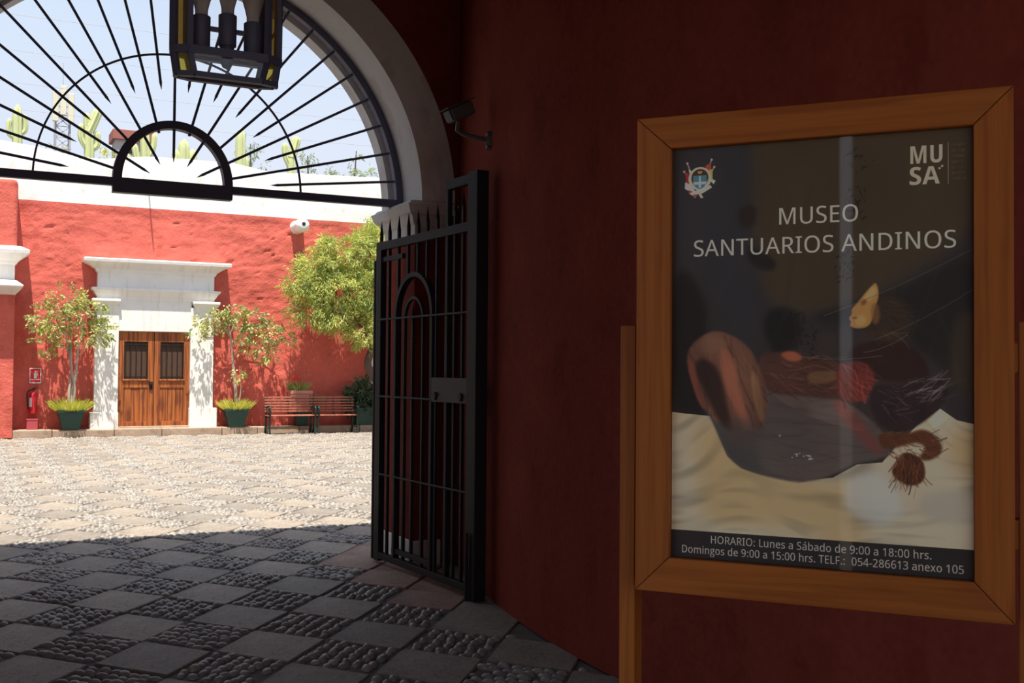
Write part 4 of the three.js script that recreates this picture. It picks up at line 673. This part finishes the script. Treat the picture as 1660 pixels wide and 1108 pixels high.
{ // raised planter behind the bench
  const t = thing('planter_box', 'slatted salmon planter on a dark green tub behind the bench with a red flowering plant', 'planter', [0, 0, 0]), z = -25.76;
  part(t, 'tub', squarePot(0.13, 0.15, 0.34, KY), M.pot); t.children.at(-1).position.set(7.3, 0, z);
  part(t, 'box', box(7.02, 7.52, 0.5, 1.0, z - 0.16, z + 0.14, 0.01), M.terracotta);
  for (const y of [0.62, 0.72, 0.82, 0.92]) part(t, 'slat', box(7.0, 7.54, y, y + 0.07, z + 0.135, z + 0.16, 0.006), M.terracotta);
  grassTuft(t, 'leaves', 7.22, 0.98, z, 0.16, 90, 0.3, [[0.20, 0.36, 0.07], [0.34, 0.48, 0.14]], 561);
  grassTuft(t, 'small_leaves', 7.75, 0.72, z + 0.06, 0.14, 60, 0.2, [[0.30, 0.38, 0.12], [0.42, 0.44, 0.16]], 563);
  part(t, 'flower', [[0, 0, 0], [0.05, 0.03, 0.02], [-0.05, 0.02, 0], [0.01, 0.06, 0]].map(([a, b, c]) => new THREE.IcosahedronGeometry(0.035, 1).translate(7.16 + a, 1.27 + b, z + c)), std({ name: 'red petals', color: col(0.75, 0.05, 0.03), roughness: 0.7 }));
  part(t, 'flower_stem', cyl(0.008, 0.006, V(7.18, 0.98, z), V(7.16, 1.26, z), 6), M.cactus);
}

// ------------------------------------------------------------------ benches
function bench(x0, x1, zf, label) {
  const b = thing('garden_bench', label, 'bench', [(x0 + x1) / 2, 0, zf], 0, 'wooden slat benches along the red wall'), w = (x1 - x0) / 2;
  for (const s of [-1, 1]) {
    const x = s * (w - 0.03);
    part(b, 'iron_end', [sweep([V(x, 0, 0.02), V(x, 0.2, -0.03), V(x, 0.42, 0.0), V(x, 0.52, 0.03), V(x, 0.63, 0.0), V(x, 0.64, -0.15), V(x, 0.6, -0.32)], 0.024, 7, 24), sweep([V(x, 0, -0.44), V(x, 0.2, -0.38), V(x, 0.4, -0.36), V(x, 0.65, -0.4), V(x, 0.88, -0.45)], 0.024, 7, 18), bar(V(x, 0.4, 0.0), V(x, 0.4, -0.38), 0.035), bar(V(x, 0.15, -0.02), V(x, 0.15, -0.4), 0.02), new THREE.TorusGeometry(0.07, 0.012, 6, 16).rotateY(Math.PI / 2).translate(x, 0.52, -0.12)], M.benchIron);
  }
  for (let k = 0; k < 5; k++) part(b, 'seat_slat', box(-w, w, 0.415, 0.44, -0.055 - k * 0.072, 0.005 - k * 0.072, 0.006), M.bench);
  for (let k = 0; k < 6; k++) { const y = 0.5 + k * 0.065, z = -0.365 - k * 0.012; part(b, 'back_slat', box(-w, w, y, y + 0.036, z - 0.01, z + 0.014, 0.005), M.bench); }
  part(b, 'back_post', bar(V(0, 0.42, -0.385), V(0, 0.88, -0.465), 0.04, 0.02, V(1, 0, 0)), M.benchIron);
}
bench(6.33, 7.46, -25.02, 'reddish slatted bench with dark iron ends nearest the potted tree');
bench(7.49, 8.5, -25.04, 'reddish slatted bench with dark iron ends nearest the dark bush');

// ------------------------------------------------------------------ things on the courtyard wall
single('water_spout', 'rounded white stone water spout high on the red wall', 'spout', [lathe([[0.0, 0.62], [0.075, 0.62], [0.10, 0.60], [0.15, 0.57], [0.175, 0.48], [0.165, 0.36], [0.14, 0.25], [0.15, 0.12], [0.17, 0.0], [0.17, -0.08]], 22).rotateX(Math.PI / 2).translate(7.2, 4.93, ZW)], M.sillar);
{ const s = scene.children.at(-1); part(s, 'outlet', new THREE.CylinderGeometry(0.045, 0.045, 0.02, 14).rotateX(Math.PI / 2).translate(7.2, 4.95, ZW + 0.617), M.black); }
single('iron_rod', 'thin iron rod sticking out of the white parapet above the door', 'rod', cyl(0.016, 0.016, V(3.76, 5.5, ZW - 0.1), V(3.75, 5.5, ZW + 0.42), 8), M.iron);
{
  const s = thing('extinguisher_sign', 'small red sign with a white extinguisher symbol above the fire extinguisher', 'sign', [1.455, 1.325, ZW + 0.03]);
  part(s, 'plate', box(-0.115, 0.115, -0.165, 0.165, 0, 0.008), M.paperWhite);
  part(s, 'red_panel', box(-0.1, 0.1, -0.075, 0.15, 0.008, 0.011), M.red); part(s, 'red_band', box(-0.1, 0.1, -0.145, -0.09, 0.008, 0.011), M.red);
  part(s, 'symbol', [box(-0.028, 0.028, -0.06, 0.06, 0.011, 0.014, 0.001), box(-0.012, 0.012, 0.06, 0.09, 0.011, 0.014), box(-0.012, 0.04, 0.09, 0.105, 0.011, 0.014), bar(V(0.045, 0.095, 0.0125), V(0.05, 0.0, 0.0125), 0.01, 0.003)], M.paperWhite);
  const e = thing('fire_extinguisher', 'red fire extinguisher hanging on the shaded red wall below its sign', 'extinguisher', [1.42, 0, ZW + 0.13]);
  part(e, 'cylinder', lathe([[0, 0.5], [0.075, 0.5], [0.085, 0.52], [0.085, 0.88], [0.07, 0.95], [0.03, 0.99], [0.03, 1.02], [0, 1.02]], 24), M.red);
  part(e, 'label_patch', new THREE.CylinderGeometry(0.0865, 0.0865, 0.2, 20, 1, true, -1.9, 1.5).translate(0, 0.75, 0), std({ name: 'white label', color: col(0.8, 0.78, 0.76), roughness: 0.6, side: THREE.DoubleSide }));
  part(e, 'valve', [box(-0.025, 0.025, 1.0, 1.06, -0.025, 0.025, 0.006), bar(V(0, 1.06, 0), V(0.09, 1.1, 0), 0.016), bar(V(0, 1.04, 0), V(0.09, 1.05, 0), 0.016)], M.black);
  part(e, 'hose', sweep([V(-0.02, 1.03, 0.02), V(-0.11, 0.98, 0.03), V(-0.12, 0.8, 0.03), V(-0.1, 0.6, 0.04)], 0.014, 7, 18), M.black);
  part(e, 'wall_bracket', box(-0.05, 0.05, 0.8, 0.85, -0.13, -0.07, 0.004), M.black);
  const bx = thing('red_box', 'small red box on the kerb below the fire extinguisher', 'box', [1.4, KY, ZW + 0.17]);
  part(bx, 'body', box(-0.11, 0.11, 0, 0.22, -0.09, 0.09, 0.006), std({ name: 'faded red paint', color: col(0.42, 0.06, 0.08), roughness: 0.6 })); part(bx, 'lid', box(-0.118, 0.118, 0.205, 0.228, -0.098, 0.098, 0.005), std({ name: 'faded red lid', color: col(0.48, 0.08, 0.10), roughness: 0.6 }));
}

// ------------------------------------------------------------------ beyond the parapet: cacti, trees, mast, roof house, cables
function ribbed(path, rad, ribs = 7, seg = 18) {          // ribbed cactus column with a rounded end
  const radial = ribs * 4, c = new THREE.CatmullRomCurve3(path), g = new THREE.TubeGeometry(c, seg, 1, radial, false), p = g.attributes.position;
  for (let i = 0; i <= seg; i++) { const u = i / seg, o = c.getPointAt(u), k = rad * (u > 0.8 ? Math.sqrt(Math.max(0.001, 1 - ((u - 0.8) / 0.2) ** 2)) : 1); for (let j = 0; j <= radial; j++) { const n = i * (radial + 1) + j, m = k * (1 + 0.16 * Math.cos(j / radial * ribs * 2 * Math.PI)); p.setXYZ(n, o.x + (p.getX(n) - o.x) * m, o.y + (p.getY(n) - o.y) * m, o.z + (p.getZ(n) - o.z) * m); } }
  g.computeVertexNormals(); return g;
}
function cactus(x, z, stems, label) {
  const c = thing('cactus', label, 'cactus', [x, 5.6, z]);
  stems.forEach(([pts, r], i) => part(c, i ? 'arm' : 'stem', ribbed(pts.map((p) => V(p[0], p[1], p[2] ?? 0)), r), M.cactus));
}
cactus(1.05, -27, [[[[0, 0], [0, 0.9], [-0.01, 1.84]], 0.095], [[[-0.05, 1.05], [-0.17, 1.15], [-0.17, 1.5]], 0.05], [[[0.05, 1.15], [0.15, 1.25], [0.15, 1.62]], 0.05]], 'leftmost cactus behind the parapet, a tall column with two raised arms');
cactus(2.55, -27, [[[[0, 0], [0.02, 0.8], [0, 1.55]], 0.10], [[[0, 1.35], [0.1, 1.6], [0.22, 1.92]], 0.10], [[[-0.05, 1.0], [-0.16, 1.2], [-0.17, 1.55]], 0.06], [[[0.06, 0.95], [0.18, 1.05], [0.19, 1.4]], 0.06], [[[-0.02, 1.3], [-0.04, 1.6], [-0.05, 1.8]], 0.07]], 'branching cactus with flat pads, second from the left behind the parapet');
cactus(3.82, -27, [[[[0, 0], [0.0, 0.8], [-0.03, 1.62]], 0.10], [[[-0.05, 0.5], [-0.18, 0.8], [-0.26, 1.2]], 0.07], [[[0.02, 0.8], [0.16, 1.1], [0.2, 1.5]], 0.06], [[[-0.05, 0.4], [-0.3, 0.6], [-0.42, 0.95]], 0.06]], 'cactus clump seen behind the small inner arch, left of its centre bar');
cactus(4.7, -27, [[[[0, 0], [0.0, 0.7], [0, 1.42]], 0.12], [[[-0.1, 0], [-0.17, 0.6], [-0.18, 1.15]], 0.10], [[[0.1, 0], [0.19, 0.6], [0.2, 1.2]], 0.10]], 'rounded cactus clump seen inside the small inner arch, right of its centre bar');
cactus(6.05, -27, [[[[0, 0], [0.0, 0.9], [0, 1.82]], 0.11], [[[0.08, 0], [0.13, 0.5], [0.14, 1.15]], 0.06]], 'single straight columnar cactus right of the small inner arch');
cactus(7.32, -27, [[[[0, 0], [0.0, 0.8], [0, 1.4]], 0.10], [[[0, 1.2], [0.08, 1.5], [0.14, 1.76]], 0.11], [[[-0.04, 1.0], [-0.15, 1.25], [-0.17, 1.58]], 0.07]], 'rightmost cactus behind the parapet, topped by a round pad');
function roofTree(x, z, y0, lobes, n, tones, seed, label, trunk) {
  const t = thing('rooftop_tree', label, 'tree', [x, 5.6, z]);
  part(t, 'trunk', sweep(trunk.map((p) => V(...p)), (u) => lerp(0.05, 0.012, u), 6, 12), M.barkDark);
  foliage(t, 'leaves', lobes, n, 0.13, 0.05, tones, seed, 0.6);
}
const HAZY = [[0.36, 0.42, 0.26], [0.28, 0.36, 0.24], [0.44, 0.48, 0.30]];
roofTree(6.55, -28.2, 5.6, [[0, 1.55, 0, 0.22, 0.35, 0.2, 2], [0.25, 1.2, 0, 0.25, 0.35, 0.2, 2], [-0.3, 1.0, 0, 0.25, 0.3, 0.2, 1], [0.1, 0.9, 0, 0.25, 0.4, 0.2, 2]], 420, HAZY, 601, 'wispy grey-green tree behind the straight columnar cactus', [[0, 0, 0], [0.03, 0.8, 0], [0.02, 1.7, 0]]);
roofTree(8.1, -28, 5.6, [[-0.15, 1.1, 0, 0.3, 0.3, 0.2, 1.3], [0.25, 0.9, 0, 0.45, 0.28, 0.3, 3], [-0.05, 1.5, 0, 0.15, 0.25, 0.15, 0.6], [0.6, 0.78, 0, 0.3, 0.18, 0.2, 1]], 620, HAZY, 611, 'low bushy green tree right of the rightmost cactus', [[0, 0, 0], [-0.05, 0.8, 0], [-0.08, 1.5, 0]]);
roofTree(9.25, -28, 5.6, [[0.02, 0.95, 0, 0.42, 0.28, 0.25, 3], [0.1, 1.45, 0, 0.13, 0.35, 0.12, 0.8], [0.45, 1.1, 0, 0.25, 0.15, 0.15, 0.6], [-0.35, 0.95, 0, 0.2, 0.2, 0.2, 0.8]], 560, [[0.44, 0.50, 0.20], ...HAZY], 621, 'small tree with one tall sprig nearest the right side of the arch', [[0, 0, 0], [0.05, 0.8, 0], [0.1, 1.75, 0]]);
{ const s = thing('rooftop_shrub', 'low yellow-green shrub on the parapet between the branching cactus and the small arch', 'shrub', [2.95, 5.6, -27]); part(s, 'stem', cyl(0.02, 0.01, V(0, 0, 0), V(0, 0.6, 0), 6), M.barkDark); foliage(s, 'leaves', [[0, 0.72, 0, 0.4, 0.2, 0.2, 3], [0.35, 0.64, 0, 0.25, 0.14, 0.2, 1]], 260, 0.12, 0.07, LIME, 631);
  const d = thing('rooftop_shrub', 'dry brownish shrub on the parapet between the two leftmost cacti', 'shrub', [1.72, 5.6, -27]); part(d, 'stem', cyl(0.02, 0.01, V(0, 0, 0), V(0, 0.6, 0), 6), M.barkDark); foliage(d, 'leaves', [[0, 0.75, 0, 0.4, 0.16, 0.2, 3], [-0.4, 0.75, 0, 0.3, 0.1, 0.2, 1]], 240, 0.12, 0.05, [[0.50, 0.36, 0.22], [0.42, 0.34, 0.2], [0.46, 0.42, 0.2]], 641); }
{
  const t = thing('antenna_mast', 'pale antenna panels on a lattice mast far behind the parapet at left', 'mast', [3.67, 0, -50]);
  for (const [x, z] of [[-0.28, -0.28], [0.28, -0.28], [0.28, 0.28], [-0.28, 0.28]]) part(t, 'mast_leg', cyl(0.045, 0.035, V(x, 0, z), V(x, 12.6, z), 8), M.tower);
  for (let k = 0; k < 14; k++) { const y = 6 + k * 0.47; part(t, 'brace', [bar(V(-0.28, y, 0.28), V(0.28, y + 0.47, 0.28), 0.035), bar(V(0.28, y, 0.28), V(-0.28, y + 0.47, 0.28), 0.035), bar(V(-0.28, y, 0.28), V(0.28, y, 0.28), 0.035)], M.tower); }
  for (const x of [-0.3, 0, 0.3]) part(t, 'antenna_panel', box(x - 0.12, x + 0.12, 12.1 - Math.abs(x), 13.35 - Math.abs(x), 0.32, 0.46, 0.03), M.panelPale);
  part(t, 'lightning_rod', cyl(0.02, 0.01, V(0, 12.6, 0), V(0, 14.4, 0), 6), M.tower);
  const h = thing('rooftop_house', 'distant grey hut with a dull red roof left of the small inner arch', 'building', [4.95, 0, -40]);
  part(h, 'wall', box(-0.3, 0.9, 0, 9.45, -1, 0), M.cement); part(h, 'roof', box(-0.4, 1.0, 9.4, 9.75, -1.1, 0.12, 0.02), M.brickRed); part(h, 'window', box(0.0, 0.3, 8.95, 9.25, -0.02, 0.02), M.camDark);
}
[[13.6, 14.6, 0.5], [12.4, 12.9, 0.45], [11.4, 11.5, 0.4], [10.5, 10.4, 0.4], [9.7, 9.45, 0.35], [15.2, 16.6, 0.5]].forEach(([a, b, sag], i) => {
  single('overhead_cable', ['second highest of the thin cables across the sky', 'third highest of the thin cables across the sky', 'fourth of the thin cables across the sky, counted from the top', 'second lowest of the thin cables across the sky', 'lowest of the thin cables, just above the cacti', 'highest of the thin cables across the sky'][i], 'cable', sweep([V(-9, a, -36), V(0, lerp(a, b, 0.3) - sag, -36), V(10, lerp(a, b, 0.63) - sag, -36), V(21, b, -36)], 0.007, 5, 40), M.tower, 'thin cables across the sky');
});
{ // the poles that carry the cables stand outside the picture
  for (const [x, s] of [[-9, 'left'], [21, 'right']]) single('cable_pole', `grey pole carrying the overhead cables far ${s} of the arch`, 'pole', cyl(0.13, 0.13, V(x, 0, -36.138), V(x, 17, -36.138), 16), M.cement);
}
camera.updateMatrixWorld(true);
renderer.render(scene, camera);
